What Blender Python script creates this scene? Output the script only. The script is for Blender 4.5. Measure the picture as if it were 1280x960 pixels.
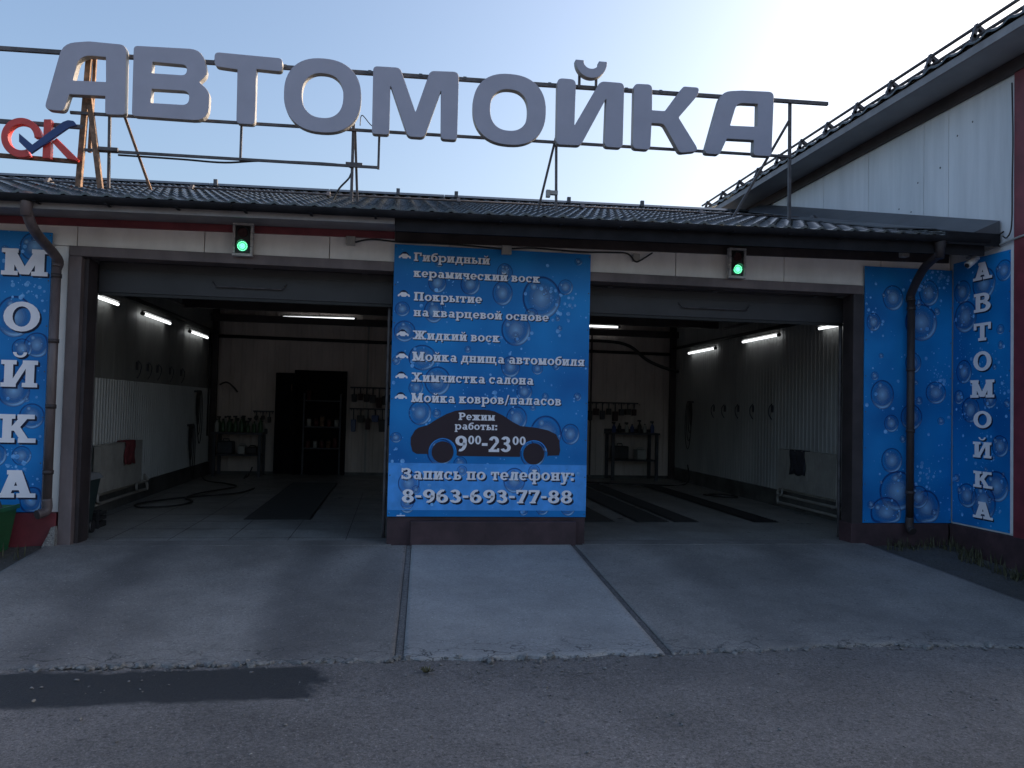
import bpy, bmesh, math, random
from mathutils import Vector, Matrix
random.seed(7)
R = math.radians
S = bpy.context.scene
for o in list(bpy.data.objects): bpy.data.objects.remove(o)

# ------------------------------------------------------------------ camera
F_PX, YAW, PITCH, ROLL = 974.0, .1483, .0321, .0235
cd = bpy.data.cameras.new('camera'); cam = bpy.data.objects.new('camera', cd)
S.collection.objects.link(cam); S.camera = cam
cd.sensor_width = 36; cd.lens = 36*F_PX/1280; cd.clip_start = .05; cd.clip_end = 3000
fw = Vector((math.sin(YAW)*math.cos(PITCH), math.cos(YAW)*math.cos(PITCH), math.sin(PITCH)))
r0 = Vector((math.cos(YAW), -math.sin(YAW), 0)); u0 = r0.cross(fw)
rt = math.cos(ROLL)*r0+math.sin(ROLL)*u0; up = -math.sin(ROLL)*r0+math.cos(ROLL)*u0
cam.matrix_world = Matrix(((rt.x, up.x, -fw.x, 0), (rt.y, up.y, -fw.y, -8.547), (rt.z, up.z, -fw.z, 1.485), (0, 0, 0, 1)))

# ------------------------------------------------------------------ sky, sun, exposure
SUN_AZ, SUN_EL = R(74), R(19)          # azimuth from +Y towards +X
w = bpy.data.worlds.new('World'); S.world = w; w.use_nodes = True
nt = w.node_tree; nt.nodes.clear()
sky = nt.nodes.new('ShaderNodeTexSky'); sky.sky_type = 'NISHITA'; sky.sun_disc = False
sky.sun_elevation = SUN_EL; sky.sun_rotation = SUN_AZ
sky.air_density = 1.0; sky.dust_density = 5.5; sky.ozone_density = 2.0; sky.altitude = 100
bg = nt.nodes.new('ShaderNodeBackground'); bg.inputs[1].default_value = .15
wo = nt.nodes.new('ShaderNodeOutputWorld')
nt.links.new(sky.outputs[0], bg.inputs[0]); nt.links.new(bg.outputs[0], wo.inputs[0])
sd = bpy.data.lights.new('sun', 'SUN'); sd.energy = 3.8; sd.angle = R(.5); sd.color = (1, .82, .62)
sun = bpy.data.objects.new('sun', sd); S.collection.objects.link(sun)
sun_dir = Vector((math.sin(SUN_AZ)*math.cos(SUN_EL), math.cos(SUN_AZ)*math.cos(SUN_EL), math.sin(SUN_EL)))
sun.rotation_euler = sun_dir.to_track_quat('Z', 'Y').to_euler()
S.view_settings.view_transform = 'Standard'; S.view_settings.look = 'None'
S.view_settings.exposure = 1.09; S.view_settings.gamma = 1
S.render.engine = 'CYCLES'

# ------------------------------------------------------------------ materials
def mat(name, col, rough=.6, metal=0., var=.12, scale=6., bump=0., bscale=60., spec=.5, col2=None, emit=None, es=0., stretch=None, fine=0.):
    m = bpy.data.materials.new(name); m.use_nodes = True
    n = m.node_tree; N = n.nodes; b = N['Principled BSDF']
    b.inputs['Roughness'].default_value = rough; b.inputs['Metallic'].default_value = metal
    b.inputs['Specular IOR Level'].default_value = spec
    tc = N.new('ShaderNodeTexCoord'); mp = N.new('ShaderNodeMapping')
    n.links.new(tc.outputs['Object'], mp.inputs[0])
    if stretch: mp.inputs['Scale'].default_value = stretch
    nz = N.new('ShaderNodeTexNoise'); nz.inputs['Scale'].default_value = scale; nz.inputs['Detail'].default_value = 7
    nz.inputs['Roughness'].default_value = .62
    n.links.new(mp.outputs[0], nz.inputs['Vector'])
    rp = N.new('ShaderNodeValToRGB')
    c = Vector(col); d = Vector(col2) if col2 else c*(1-2.2*var)
    d = Vector([max(0, q) for q in d]); e = c*(1+var)
    rp.color_ramp.elements[0].position = .32; rp.color_ramp.elements[0].color = (*d, 1)
    rp.color_ramp.elements[1].position = .68; rp.color_ramp.elements[1].color = (*e, 1)
    n.links.new(nz.outputs[0], rp.inputs[0])
    out = rp.outputs[0]
    if fine:
        n2 = N.new('ShaderNodeTexNoise'); n2.inputs['Scale'].default_value = bscale; n2.inputs['Detail'].default_value = 3
        n.links.new(tc.outputs['Object'], n2.inputs['Vector'])
        r2 = N.new('ShaderNodeValToRGB')
        r2.color_ramp.elements[0].position = .35; r2.color_ramp.elements[0].color = (1-fine,)*3+(1,)
        r2.color_ramp.elements[1].position = .7; r2.color_ramp.elements[1].color = (1+fine*.6,)*3+(1,)
        n.links.new(n2.outputs[0], r2.inputs[0])
        mx = N.new('ShaderNodeMix'); mx.data_type = 'RGBA'; mx.blend_type = 'MULTIPLY'; mx.inputs[0].default_value = 1
        n.links.new(out, mx.inputs[6]); n.links.new(r2.outputs[0], mx.inputs[7]); out = mx.outputs[2]
    n.links.new(out, b.inputs['Base Color'])
    if bump:
        nb = N.new('ShaderNodeTexNoise'); nb.inputs['Scale'].default_value = bscale; nb.inputs['Detail'].default_value = 4
        n.links.new(tc.outputs['Object'], nb.inputs['Vector'])
        bp = N.new('ShaderNodeBump'); bp.inputs['Strength'].default_value = bump; bp.inputs['Distance'].default_value = .01
        n.links.new(nb.outputs[0], bp.inputs['Height']); n.links.new(bp.outputs[0], b.inputs['Normal'])
    if emit:
        b.inputs['Emission Color'].default_value = (*emit, 1); b.inputs['Emission Strength'].default_value = es
    return m

M = {}
M['panel'] = mat('white_sandwich_panel', (.84, .80, .77), .45, var=.05, scale=2.5, col2=(.68, .64, .61), stretch=(1, 1, .35), bump=.05, bscale=25)
M['panel_blue'] = mat('pale_wall_panel', (.74, .74, .755), .5, var=.04, scale=3.2, col2=(.58, .585, .60), stretch=(1, 1, .10), bump=.08, bscale=9)
M['burgundy'] = mat('burgundy_metal', (.20, .035, .045), .5, var=.15, scale=4)
M['maroon'] = mat('maroon_plinth_paint', (.062, .032, .037), .7, var=.2, scale=5, bump=.3, bscale=30)
M['frame'] = mat('brown_steel_frame', (.15, .115, .115), .5, var=.2, scale=3, stretch=(1, 1, .4))
M['darkframe'] = mat('dark_reveal_steel', (.045, .034, .036), .55, var=.2, scale=4)
M['roof'] = mat('dark_green_roof_metal', (.036, .040, .041), .24, metal=0., var=.3, scale=5, spec=.8, fine=.2, bscale=25)
M['fascia'] = mat('dark_eave_metal', (.022, .022, .026), .75, var=.2, scale=4, spec=.15)
M['greytrim'] = mat('grey_eave_soffit', (.27, .255, .26), .6, var=.12, scale=4)
M['flash'] = mat('grey_flashing_metal', (.085, .088, .10), .45, var=.12, scale=3)
M['pipe'] = mat('brown_downpipe_metal', (.13, .10, .10), .45, var=.25, scale=6, stretch=(1, 1, .3))
M['signface'] = mat('grey_sign_letter_face', (.375, .38, .46), .5, var=.03, scale=3, spec=.3)
M['signside'] = mat('white_sign_letter_side', (.27, .26, .26), .45, var=.04)
M['signred'] = mat('red_acrylic', (.62, .06, .05), .4, var=.08)
M['signblue'] = mat('dark_blue_acrylic', (.018, .045, .17), .35, var=.08)
M['steel'] = mat('painted_dark_steel_bar', (.10, .09, .095), .5, var=.25, scale=9)
M['rust'] = mat('rusty_steel_bar', (.20, .115, .07), .7, var=.35, scale=14, bump=.3, bscale=60)
M['cable'] = mat('black_rubber', (.02, .02, .021), .55, var=.2)
M['boxgrey'] = mat('grey_plastic_box', (.34, .33, .31), .55, var=.1, scale=12)
M['white'] = mat('white_plastic', (.72, .72, .72), .4, var=.05)
M['black'] = mat('black_plastic', (.025, .025, .028), .5, var=.2)
M['interior'] = mat('grimy_liner_panel', (.34, .34, .32), .5, var=.12, scale=1.2, col2=(.20, .20, .19), stretch=(1, 1, .5))
M['interior_low'] = mat('pale_ribbed_liner', (.48, .49, .48), .42, var=.1, scale=1.5, stretch=(1, 1, .4))
M['interior_right'] = mat('dim_ribbed_liner', (.36, .36, .35), .5, var=.12, scale=1.5, stretch=(1, 1, .4))
M['interior_back'] = mat('beige_back_wall_liner', (.60, .52, .48), .55, var=.15, scale=1.0, stretch=(1, 1, .4))
M['ceiling'] = mat('sooty_ceiling', (.24, .24, .245), .7, var=.2, scale=2)
M['wetwall'] = mat('dark_wet_plinth', (.10, .10, .095), .45, var=.3, scale=3)
M['doorpanel'] = mat('overhead_door_underside', (.038, .037, .042), .5, var=.15, scale=2)
M['darkdoor'] = mat('dark_steel_door', (.008, .008, .012), .8, var=.2, spec=.1)
M['bench'] = mat('dark_bench_steel', (.045, .05, .065), .5, var=.2)
M['rad'] = mat('cream_radiator_enamel', (.33, .31, .28), .45, var=.1, scale=5)
M['towel_red'] = mat('red_towel', (.20, .035, .04), .95, var=.2, scale=15, bump=.5, bscale=90)
M['towel_dark'] = mat('dark_towel', (.03, .03, .04), .95, var=.2, scale=15, bump=.5, bscale=90)
M['bin'] = mat('dark_green_bin_plastic', (.025, .045, .045), .5, var=.15)
M['binlid'] = mat('grey_bin_lid_plastic', (.20, .21, .22), .5, var=.1)
M['green'] = mat('green_bucket_plastic', (.014, .11, .045), .4, var=.1)
M['bottle_g'] = mat('green_bottle_plastic', (.05, .11, .05), .35, var=.2)
M['bottle_w'] = mat('pale_canister_plastic', (.35, .35, .33), .45, var=.1)
M['bottle_r'] = mat('red_canister_plastic', (.09, .025, .025), .4, var=.1)
M['bottle_b'] = mat('blue_canister_plastic', (.04, .07, .20), .4, var=.1)
M['grate'] = mat('dark_drain_grating', (.009, .009, .012), .4, var=.3, scale=20)
M['whiteprint'] = mat('printed_white', (.90, .87, .92), .5, var=.02, spec=.2)
M['darkprint'] = mat('printed_navy_shadow', (.012, .018, .05), .5, var=.02, spec=.2)
M['brownprint'] = mat('printed_dark_brown', (.045, .030, .038), .5, var=.03, spec=.2)
M['lightblueprint'] = mat('printed_light_blue', (.085, .36, .86), .5, var=.1, scale=5, spec=.2)
M['tube'] = mat('lit_fluorescent_tube', (.9, .9, .9), .4, var=0, emit=(.93, .97, 1.0), es=1.1)
M['led'] = mat('lit_green_led', (.05, .8, .35), .4, var=0, emit=(.03, 1.0, .38), es=.5)
M['leddot'] = mat('bright_green_led_dot', (.2, .9, .5), .4, var=0, emit=(.22, 1.0, .55), es=1.0)
M['redlens'] = mat('unlit_red_lens', (.06, .025, .028), .25, var=.2, scale=30)
M['stone'] = mat('broken_concrete_chips', (.19, .185, .18), .85, var=.3, scale=30)
M['weed'] = mat('dry_weed_leaves', (.075, .072, .035), .7, var=.3, scale=20)
M['leaf'] = mat('green_weed_leaves', (.055, .10, .03), .6, var=.3, scale=20)

def banner_mat():
    m = bpy.data.materials.new('printed_blue_water'); m.use_nodes = True
    n = m.node_tree; N = n.nodes; L = n.links; b = N['Principled BSDF']
    b.inputs['Roughness'].default_value = .42; b.inputs['Specular IOR Level'].default_value = .25
    tc = N.new('ShaderNodeTexCoord')
    n1 = N.new('ShaderNodeTexNoise'); n1.inputs['Scale'].default_value = 1.1; n1.inputs['Detail'].default_value = 2
    L.new(tc.outputs['Object'], n1.inputs['Vector'])
    rp = N.new('ShaderNodeValToRGB'); e = rp.color_ramp.elements
    e[0].position = .3; e[0].color = (.004, .125, .40, 1); e[1].position = .72; e[1].color = (.012, .28, .70, 1)
    L.new(n1.outputs[0], rp.inputs[0])
    v = N.new('ShaderNodeTexVoronoi'); v.inputs['Scale'].default_value = 26; L.new(tc.outputs['Object'], v.inputs['Vector'])
    n2 = N.new('ShaderNodeTexNoise'); n2.inputs['Scale'].default_value = 5; n2.inputs['Detail'].default_value = 3; L.new(tc.outputs['Object'], n2.inputs['Vector'])
    r2 = N.new('ShaderNodeValToRGB'); q = r2.color_ramp.elements
    q[0].position = .07; q[0].color = (1, 1, 1, 1); q[1].position = .17; q[1].color = (0, 0, 0, 1); L.new(v.outputs['Distance'], r2.inputs[0])
    r3 = N.new('ShaderNodeValToRGB'); q = r3.color_ramp.elements
    q[0].position = .52; q[0].color = (0, 0, 0, 1); q[1].position = .66; q[1].color = (.75, .75, .75, 1); L.new(n2.outputs[0], r3.inputs[0])
    mu = N.new('ShaderNodeMath'); mu.operation = 'MULTIPLY'; L.new(r2.outputs[0], mu.inputs[0]); L.new(r3.outputs[0], mu.inputs[1])
    mx = N.new('ShaderNodeMix'); mx.data_type = 'RGBA'; L.new(mu.outputs[0], mx.inputs[0])
    L.new(rp.outputs[0], mx.inputs[6]); mx.inputs[7].default_value = (.10, .36, .72, 1)
    nb = N.new('ShaderNodeTexNoise'); nb.inputs['Scale'].default_value = 2.6; nb.inputs['Detail'].default_value = 2; L.new(tc.outputs['Object'], nb.inputs['Vector'])
    bp = N.new('ShaderNodeBump'); bp.inputs['Strength'].default_value = .5; bp.inputs['Distance'].default_value = .03; L.new(nb.outputs[0], bp.inputs['Height']); L.new(bp.outputs[0], b.inputs['Normal'])
    L.new(mx.outputs[2], b.inputs['Base Color'])
    return m
M['banner'] = banner_mat()

def bubble_mat():
    # printed bubbles: colour and coverage depend on the distance from each disc's own centre
    m = bpy.data.materials.new('printed_bubbles'); m.use_nodes = True
    n = m.node_tree; N = n.nodes; L = n.links; b = N['Principled BSDF']; out = N['Material Output']
    b.inputs['Roughness'].default_value = .42; b.inputs['Specular IOR Level'].default_value = .25
    uv = N.new('ShaderNodeUVMap'); uv.uv_map = 'disc'
    ln = N.new('ShaderNodeVectorMath'); ln.operation = 'LENGTH'; L.new(uv.outputs[0], ln.inputs[0])
    def ramp(src, pts):
        r = N.new('ShaderNodeValToRGB'); L.new(src, r.inputs[0]); el = r.color_ramp.elements
        while len(el) < len(pts): el.new(.5)
        for i, (p, c) in enumerate(pts):
            el[i].position = p; el[i].color = (*(c if isinstance(c, tuple) else (c, c, c)), 1)
        return r.outputs[0]
    def math_(op, a, c):
        k = N.new('ShaderNodeMath'); k.operation = op
        for i, q in enumerate((a, c)):
            if isinstance(q, (int, float)): k.inputs[i].default_value = q
            else: L.new(q, k.inputs[i])
        return k.outputs[0]
    d = N.new('ShaderNodeVectorMath'); d.operation = 'DOT_PRODUCT'; L.new(uv.outputs[0], d.inputs[0]); d.inputs[1].default_value = (.45, -.89, 0)
    low = math_('MULTIPLY_ADD', d.outputs['Value'], .5); n.nodes[-1].inputs[2].default_value = .5
    cres = math_('MULTIPLY', ramp(ln.outputs['Value'], [(.55, 0.), (.86, 1.), (.95, .35), (1., 0.)]), ramp(low, [(.55, 0.), (.95, 1.)]))
    core = math_('MULTIPLY', ramp(ln.outputs['Value'], [(0., .95), (.4, .62), (.86, .0)]), .85)
    off = N.new('ShaderNodeVectorMath'); off.operation = 'DISTANCE'; L.new(uv.outputs[0], off.inputs[0]); off.inputs[1].default_value = (-.38, .5, 0)
    gl = ramp(off.outputs['Value'], [(.03, .8), (.3, 0.)])
    lt = math_('MAXIMUM', math_('MAXIMUM', cres, core), gl)
    rim = math_('MULTIPLY', ramp(ln.outputs['Value'], [(.84, 0.), (.94, .9), (1., 0.)]), .8)
    mx = N.new('ShaderNodeMix'); mx.data_type = 'RGBA'; L.new(lt, mx.inputs[0])
    mx.inputs[6].default_value = (.012, .030, .20, 1); mx.inputs[7].default_value = (.36, .66, .98, 1)
    L.new(mx.outputs[2], b.inputs['Base Color'])
    al = math_('MINIMUM', math_('MAXIMUM', lt, rim), .85)
    tr = N.new('ShaderNodeBsdfTransparent'); ms = N.new('ShaderNodeMixShader')
    L.new(al, ms.inputs[0]); L.new(tr.outputs[0], ms.inputs[1]); L.new(b.outputs[0], ms.inputs[2]); L.new(ms.outputs[0], out.inputs[0])
    return m
M['bubble'] = bubble_mat()
M['droplet'] = mat('printed_droplets', (.20, .46, .80), .42, var=.3, scale=14, spec=.25, col2=(.04, .22, .56))

def ground_mat(name, c0, c1, c2, wet=False, crack=0., stain=None, grit=1., tracks=None):
    m = bpy.data.materials.new(name); m.use_nodes = True
    n = m.node_tree; N = n.nodes; L = n.links; b = N['Principled BSDF']
    tc = N.new('ShaderNodeTexCoord')
    def noise(sc, det=6, ro=.6, vec=None):
        z = N.new('ShaderNodeTexNoise'); z.inputs['Scale'].default_value = sc; z.inputs['Detail'].default_value = det; z.inputs['Roughness'].default_value = ro
        L.new(vec or tc.outputs['Object'], z.inputs['Vector']); return z.outputs[0]
    def ramp(src, p0, a, p1, c):
        r = N.new('ShaderNodeValToRGB'); L.new(src, r.inputs[0]); e = r.color_ramp.elements
        e[0].position = p0; e[1].position = p1
        e[0].color = (*(a if isinstance(a, tuple) else (a,)*3), 1); e[1].color = (*(c if isinstance(c, tuple) else (c,)*3), 1); return r.outputs[0]
    def mix(f, a, c, mode='MIX'):
        x = N.new('ShaderNodeMix'); x.data_type = 'RGBA'; x.blend_type = mode
        for i, q in ((0, f), (6, a), (7, c)):
            if hasattr(q, 'is_linked'): L.new(q, x.inputs[i])
            elif isinstance(q, tuple): x.inputs[i].default_value = (*q, 1)
            else: x.inputs[i].default_value = q
        return x.outputs[2]
    base = ramp(noise(.9), .3, c0, .7, c1)
    mp = N.new('ShaderNodeMapping'); mp.inputs['Scale'].default_value = (1.6, .28, 1); L.new(tc.outputs['Object'], mp.inputs[0])
    base = mix(ramp(noise(1.1, 4, .5, mp.outputs[0]), .45, 0., .75, .55), base, c2)     # worn streaks along the wheel tracks
    base = mix(1., base, ramp(noise(48, 5, .75), .32, 1-.5*grit, .68, 1+.5*grit), 'MULTIPLY')
    base = mix(1., base, ramp(noise(150, 2, .5), .3, 1-.4*grit, .7, 1+.35*grit), 'MULTIPLY')
    v = N.new('ShaderNodeTexVoronoi'); v.inputs['Scale'].default_value = 34; L.new(tc.outputs['Object'], v.inputs['Vector'])
    base = mix(mix(1., ramp(v.outputs['Distance'], .10, 1., .2, 0.), ramp(noise(2.3), .5, 0., .62, .8), 'MULTIPLY'), base, (c0[0]*.35, c0[1]*.35, c0[2]*.35))
    v3 = N.new('ShaderNodeTexVoronoi'); v3.inputs['Scale'].default_value = 17; L.new(tc.outputs['Object'], v3.inputs['Vector'])
    base = mix(mix(1., ramp(v3.outputs['Distance'], .05, 1., .10, 0.), ramp(noise(3.7), .45, 0., .55, .9), 'MULTIPLY'), base, (c1[0]*2, c1[1]*2, c1[2]*2))
    base = mix(1., base, ramp(noise(.55, 6, .7), .35, .72, .65, 1.2), 'MULTIPLY')
    base = mix(mix(1., ramp(noise(5.5, 6, .7), .60, 0., .70, .55), ramp(noise(.8, 3, .5), .45, 0., .6, 1.), 'MULTIPLY'), base, (c0[0]*.4, c0[1]*.4, c0[2]*.42))
    if tracks:
        sx0 = N.new('ShaderNodeSeparateXYZ'); L.new(tc.outputs['Object'], sx0.inputs[0])
        for cx_, wd_, k_ in tracks:      # rubber and dirt laid down along the wheel paths
            q = N.new('ShaderNodeMath'); q.operation = 'MULTIPLY_ADD'; L.new(noise(1.4, 4, .6), q.inputs[0]); q.inputs[1].default_value = .5; L.new(sx0.outputs[0], q.inputs[2])
            d_ = N.new('ShaderNodeMath'); d_.operation = 'SUBTRACT'; L.new(q.outputs[0], d_.inputs[0]); d_.inputs[1].default_value = cx_+.25
            a_ = N.new('ShaderNodeMath'); a_.operation = 'ABSOLUTE'; L.new(d_.outputs[0], a_.inputs[0])
            m_ = N.new('ShaderNodeMapRange'); m_.interpolation_type = 'SMOOTHSTEP'; L.new(a_.outputs[0], m_.inputs[0]); m_.inputs[1].default_value = 0; m_.inputs[2].default_value = wd_; m_.inputs[3].default_value = k_; m_.inputs[4].default_value = 0
            base = mix(m_.outputs[0], base, (c0[0]*.35, c0[1]*.36, c0[2]*.40))
    rough = ramp(noise(1.7), .3, .62 if not wet else .25, .7, .85 if not wet else .5)
    hgt = noise(70, 5, .7)
    for sc_, lim, colr, thr in ((9, .12, .30, .42), (23, .17, .35, .36), (19, .11, 1.75, .46), (40, .15, 1.6, .40)):
        vv = N.new('ShaderNodeTexVoronoi'); vv.inputs['Scale'].default_value = sc_; L.new(tc.outputs['Object'], vv.inputs['Vector'])
        base = mix(mix(1., ramp(vv.outputs['Distance'], lim*.6, grit, lim*1.5, 0.), ramp(noise(sc_*.13), thr, 0., thr+.1, .9), 'MULTIPLY'), base, (c1[0]*colr, c1[1]*colr, c1[2]*colr))
    if crack:
        wv = N.new('ShaderNodeMapping'); L.new(tc.outputs['Object'], wv.inputs[0]); wv.inputs['Scale'].default_value = (.55, 1.7, 1)
        ad = N.new('ShaderNodeVectorMath'); ad.operation = 'ADD'; L.new(wv.outputs[0], ad.inputs[0])
        nv = N.new('ShaderNodeTexNoise'); nv.inputs['Scale'].default_value = 3; nv.inputs['Detail'].default_value = 5; L.new(tc.outputs['Object'], nv.inputs['Vector'])
        sc = N.new('ShaderNodeVectorMath'); sc.operation = 'SCALE'; L.new(nv.outputs[1], sc.inputs[0]); sc.inputs[3].default_value = .6
        L.new(sc.outputs[0], ad.inputs[1])
        v2 = N.new('ShaderNodeTexVoronoi'); v2.feature = 'DISTANCE_TO_EDGE'; v2.inputs['Scale'].default_value = 4.2; L.new(ad.outputs[0], v2.inputs['Vector'])
        sx = N.new('ShaderNodeSeparateXYZ'); L.new(tc.outputs['Object'], sx.inputs[0])
        near = N.new('ShaderNodeMapRange'); L.new(sx.outputs[1], near.inputs[0])
        near.inputs[1].default_value = -2.6; near.inputs[2].default_value = -2.95; near.inputs[3].default_value = 0; near.inputs[4].default_value = 1
        msk = mix(1., ramp(v2.outputs['Distance'], .008, .85, .03, 0.), mix(1., near.outputs[0], ramp(noise(1.3), .35, 0., .55, 1.), 'MULTIPLY'), 'MULTIPLY')
        base = mix(msk, base, (.015, .015, .017))
    if stain:
        # a wet patch with its own outline lying on the asphalt
        sx = N.new('ShaderNodeSeparateXYZ'); L.new(tc.outputs['Object'], sx.inputs[0])
        nn = noise(3.0, 8, .72)
        def rng(src, a, c):
            k = N.new('ShaderNodeMapRange'); L.new(src, k.inputs[0]); k.inputs[1].default_value = a; k.inputs[2].default_value = c; return k.outputs[0]
        def addn(src, amt):
            k = N.new('ShaderNodeMath'); k.operation = 'MULTIPLY_ADD'; L.new(nn, k.inputs[0]); k.inputs[1].default_value = amt; L.new(src, k.inputs[2]); return k.outputs[0]
        X = addn(sx.outputs[0], .55); Y = addn(sx.outputs[1], .26)
        x0, x1, y0, y1 = stain
        a = mix(1., rng(X, x1, x1-.10), rng(Y, y0, y0+.06), 'MULTIPLY'); a = mix(1., a, rng(Y, y1, y1-.05), 'MULTIPLY')
        base = mix(a, base, mix(1., (.034, .034, .036), ramp(noise(60, 4, .7), .3, .6, .7, 1.5), 'MULTIPLY'))
        rough = mix(a, rough, (.55, .55, .55))
    L.new(base, b.inputs['Base Color']); L.new(rough, b.inputs['Roughness'])
    bp = N.new('ShaderNodeBump'); bp.inputs['Strength'].default_value = .55; bp.inputs['Distance'].default_value = .012
    L.new(hgt, bp.inputs['Height']); L.new(bp.outputs[0], b.inputs['Normal'])
    return m
M['asphalt'] = ground_mat('worn_asphalt', (.12, .11, .107), (.18, .165, .16), (.145, .132, .128), stain=(-9, -.09, -3.58, -2.95))
M['slab'] = ground_mat('old_concrete_slab', (.17, .16, .155), (.25, .235, .225), (.14, .132, .13), crack=1., grit=.5, tracks=[(-2.35, .42, .5), (-.75, .40, .5), (3.0, .42, .32), (4.25, .40, .22)])
M['slab_new'] = ground_mat('newer_concrete_slab', (.26, .26, .265), (.33, .325, .325), (.28, .275, .275), crack=.6, grit=.35)
M['joint'] = ground_mat('grey_joint_filler', (.12, .115, .115), (.18, .175, .17), (.13, .125, .125))
M['joint_dark'] = ground_mat('dark_joint_filler', (.075, .072, .075), (.12, .115, .115), (.09, .085, .085))
M['dirt'] = ground_mat('dusty_soil', (.05, .047, .045), (.10, .095, .088), (.06, .056, .05))
M['floor'] = ground_mat('wet_garage_floor', (.20, .20, .195), (.31, .31, .30), (.17, .17, .165), wet=True)
M['chipconc'] = ground_mat('broken_concrete', (.16, .155, .15), (.26, .25, .24), (.2, .19, .18))

# ------------------------------------------------------------------ mesh helpers
COL = S.collection
def thing(name, label, cat, loc=(0, 0, 0), group=None):
    o = bpy.data.objects.new(name, None); COL.objects.link(o); o.location = loc; o.empty_display_size = .1
    o['label'] = label; o['category'] = cat
    if group: o['group'] = group
    return o
def worldloc(p):
    v = Vector((0, 0, 0))
    while p is not None: v += p.location; p = p.parent
    return v
def link(name, bm, m, parent=None, smooth=False, mats=None, bevel=0):
    """vertices are in world coordinates; they are re-centred on the parent's origin"""
    me = bpy.data.meshes.new(name); off = worldloc(parent) if parent else Vector((0, 0, 0))
    if off.length: bmesh.ops.translate(bm, vec=-off, verts=bm.verts)
    bm.normal_update(); bm.to_mesh(me); bm.free()
    o = bpy.data.objects.new(name, me); COL.objects.link(o)
    for q in (mats or [m]): me.materials.append(q)
    if smooth: me.polygons.foreach_set('use_smooth', [True]*len(me.polygons))
    if parent: o.parent = parent
    if bevel:
        b = o.modifiers.new('bevel', 'BEVEL'); b.width = bevel; b.segments = 2; b.limit_method = 'ANGLE'
    return o
def tag(o, label, cat, group=None):
    o['label'] = label; o['category'] = cat
    if group: o['group'] = group
    return o
def struct(o): o['kind'] = 'structure'; return o
def dup(root, d, label):
    """copy a thing with its parts and sub-parts"""
    r = root.copy(); COL.objects.link(r); r.location = root.location+Vector(d); r['label'] = label
    for ch in list(root.children):
        c = ch.copy(); COL.objects.link(c); c.parent = r
        for g in list(ch.children):
            e = g.copy(); COL.objects.link(e); e.parent = c
    return r
def abox(bm, x0, x1, y0, y1, z0, z1, mi=0):
    vs = [bm.verts.new(p) for p in ((x0, y0, z0), (x1, y0, z0), (x1, y1, z0), (x0, y1, z0), (x0, y0, z1), (x1, y0, z1), (x1, y1, z1), (x0, y1, z1))]
    for f in ((3, 2, 1, 0), (4, 5, 6, 7), (0, 1, 5, 4), (1, 2, 6, 5), (2, 3, 7, 6), (3, 0, 4, 7)):
        bm.faces.new([vs[i] for i in f]).material_index = mi
def box(name, x0, x1, y0, y1, z0, z1, m, parent=None, bevel=0):
    bm = bmesh.new(); abox(bm, x0, x1, y0, y1, z0, z1); return link(name, bm, m, parent, bevel=bevel)
def hexa(bm, b, t):
    vs = [bm.verts.new(p) for p in list(b)+list(t)]; n = len(b)
    bm.faces.new([vs[i] for i in range(n)][::-1]); bm.faces.new([vs[n+i] for i in range(n)])
    for i in range(n): bm.faces.new([vs[i], vs[(i+1) % n], vs[n+(i+1) % n], vs[n+i]])
def atube(bm, pts, r, seg=10, cap=True, radii=None):
    pts = [Vector(p) for p in pts]; rings = []
    ref = Vector((0, 0, 1))
    for i, p in enumerate(pts):
        t = (pts[min(i+1, len(pts)-1)]-pts[max(i-1, 0)]).normalized()
        a = t.cross(ref)
        if a.length < .05: a = t.cross(Vector((1, 0, 0)))
        a.normalize(); b = t.cross(a).normalized(); rr = radii[i] if radii else r
        if rings:                                   # keep the frame from flipping
            pa = rings[-1][1]; a2 = (pa-t*pa.dot(t))
            if a2.length > .1: a = a2.normalized(); b = t.cross(a).normalized()
        ring = [bm.verts.new(p+rr*(math.cos(2*math.pi*k/seg)*a+math.sin(2*math.pi*k/seg)*b)) for k in range(seg)]
        rings.append((ring, a))
    for i in range(len(rings)-1):
        A, B = rings[i][0], rings[i+1][0]
        for k in range(seg):
            f = bm.faces.new([A[k], A[(k+1) % seg], B[(k+1) % seg], B[k]]); f.smooth = True
    if cap:
        bm.faces.new(rings[0][0][::-1]); bm.faces.new(rings[-1][0])
def tube(name, pts, r, m, parent=None, seg=10, radii=None):
    bm = bmesh.new(); atube(bm, pts, r, seg, radii=radii); return link(name, bm, m, parent)
def smoothpts(pts, n=6):
    P = [Vector(p) for p in pts]; out = []
    for i in range(len(P)-1):
        a, b, c, d = P[max(i-1, 0)], P[i], P[i+1], P[min(i+2, len(P)-1)]
        for k in range(n):
            t = k/n; out.append(.5*((2*b)+(c-a)*t+(2*a-5*b+4*c-d)*t*t+(3*b-a-3*c+d)*t**3))
    return out+[P[-1]]
def bar(name, p, q, wd, m, parent=None):
    """square bar from p to q"""
    p, q = Vector(p), Vector(q); t = (q-p).normalized(); ref = Vector((0, 1, 0))
    if abs(t.dot(ref)) > .9: ref = Vector((0, 0, 1))
    a = t.cross(ref).normalized()*wd/2; b = t.cross(a).normalized()*wd/2
    bm = bmesh.new(); hexa(bm, [p-a-b, p+a-b, p+a+b, p-a+b], [q-a-b, q+a-b, q+a+b, q-a+b])
    bmesh.ops.recalc_face_normals(bm, faces=bm.faces); return link(name, bm, m, parent)
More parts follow.
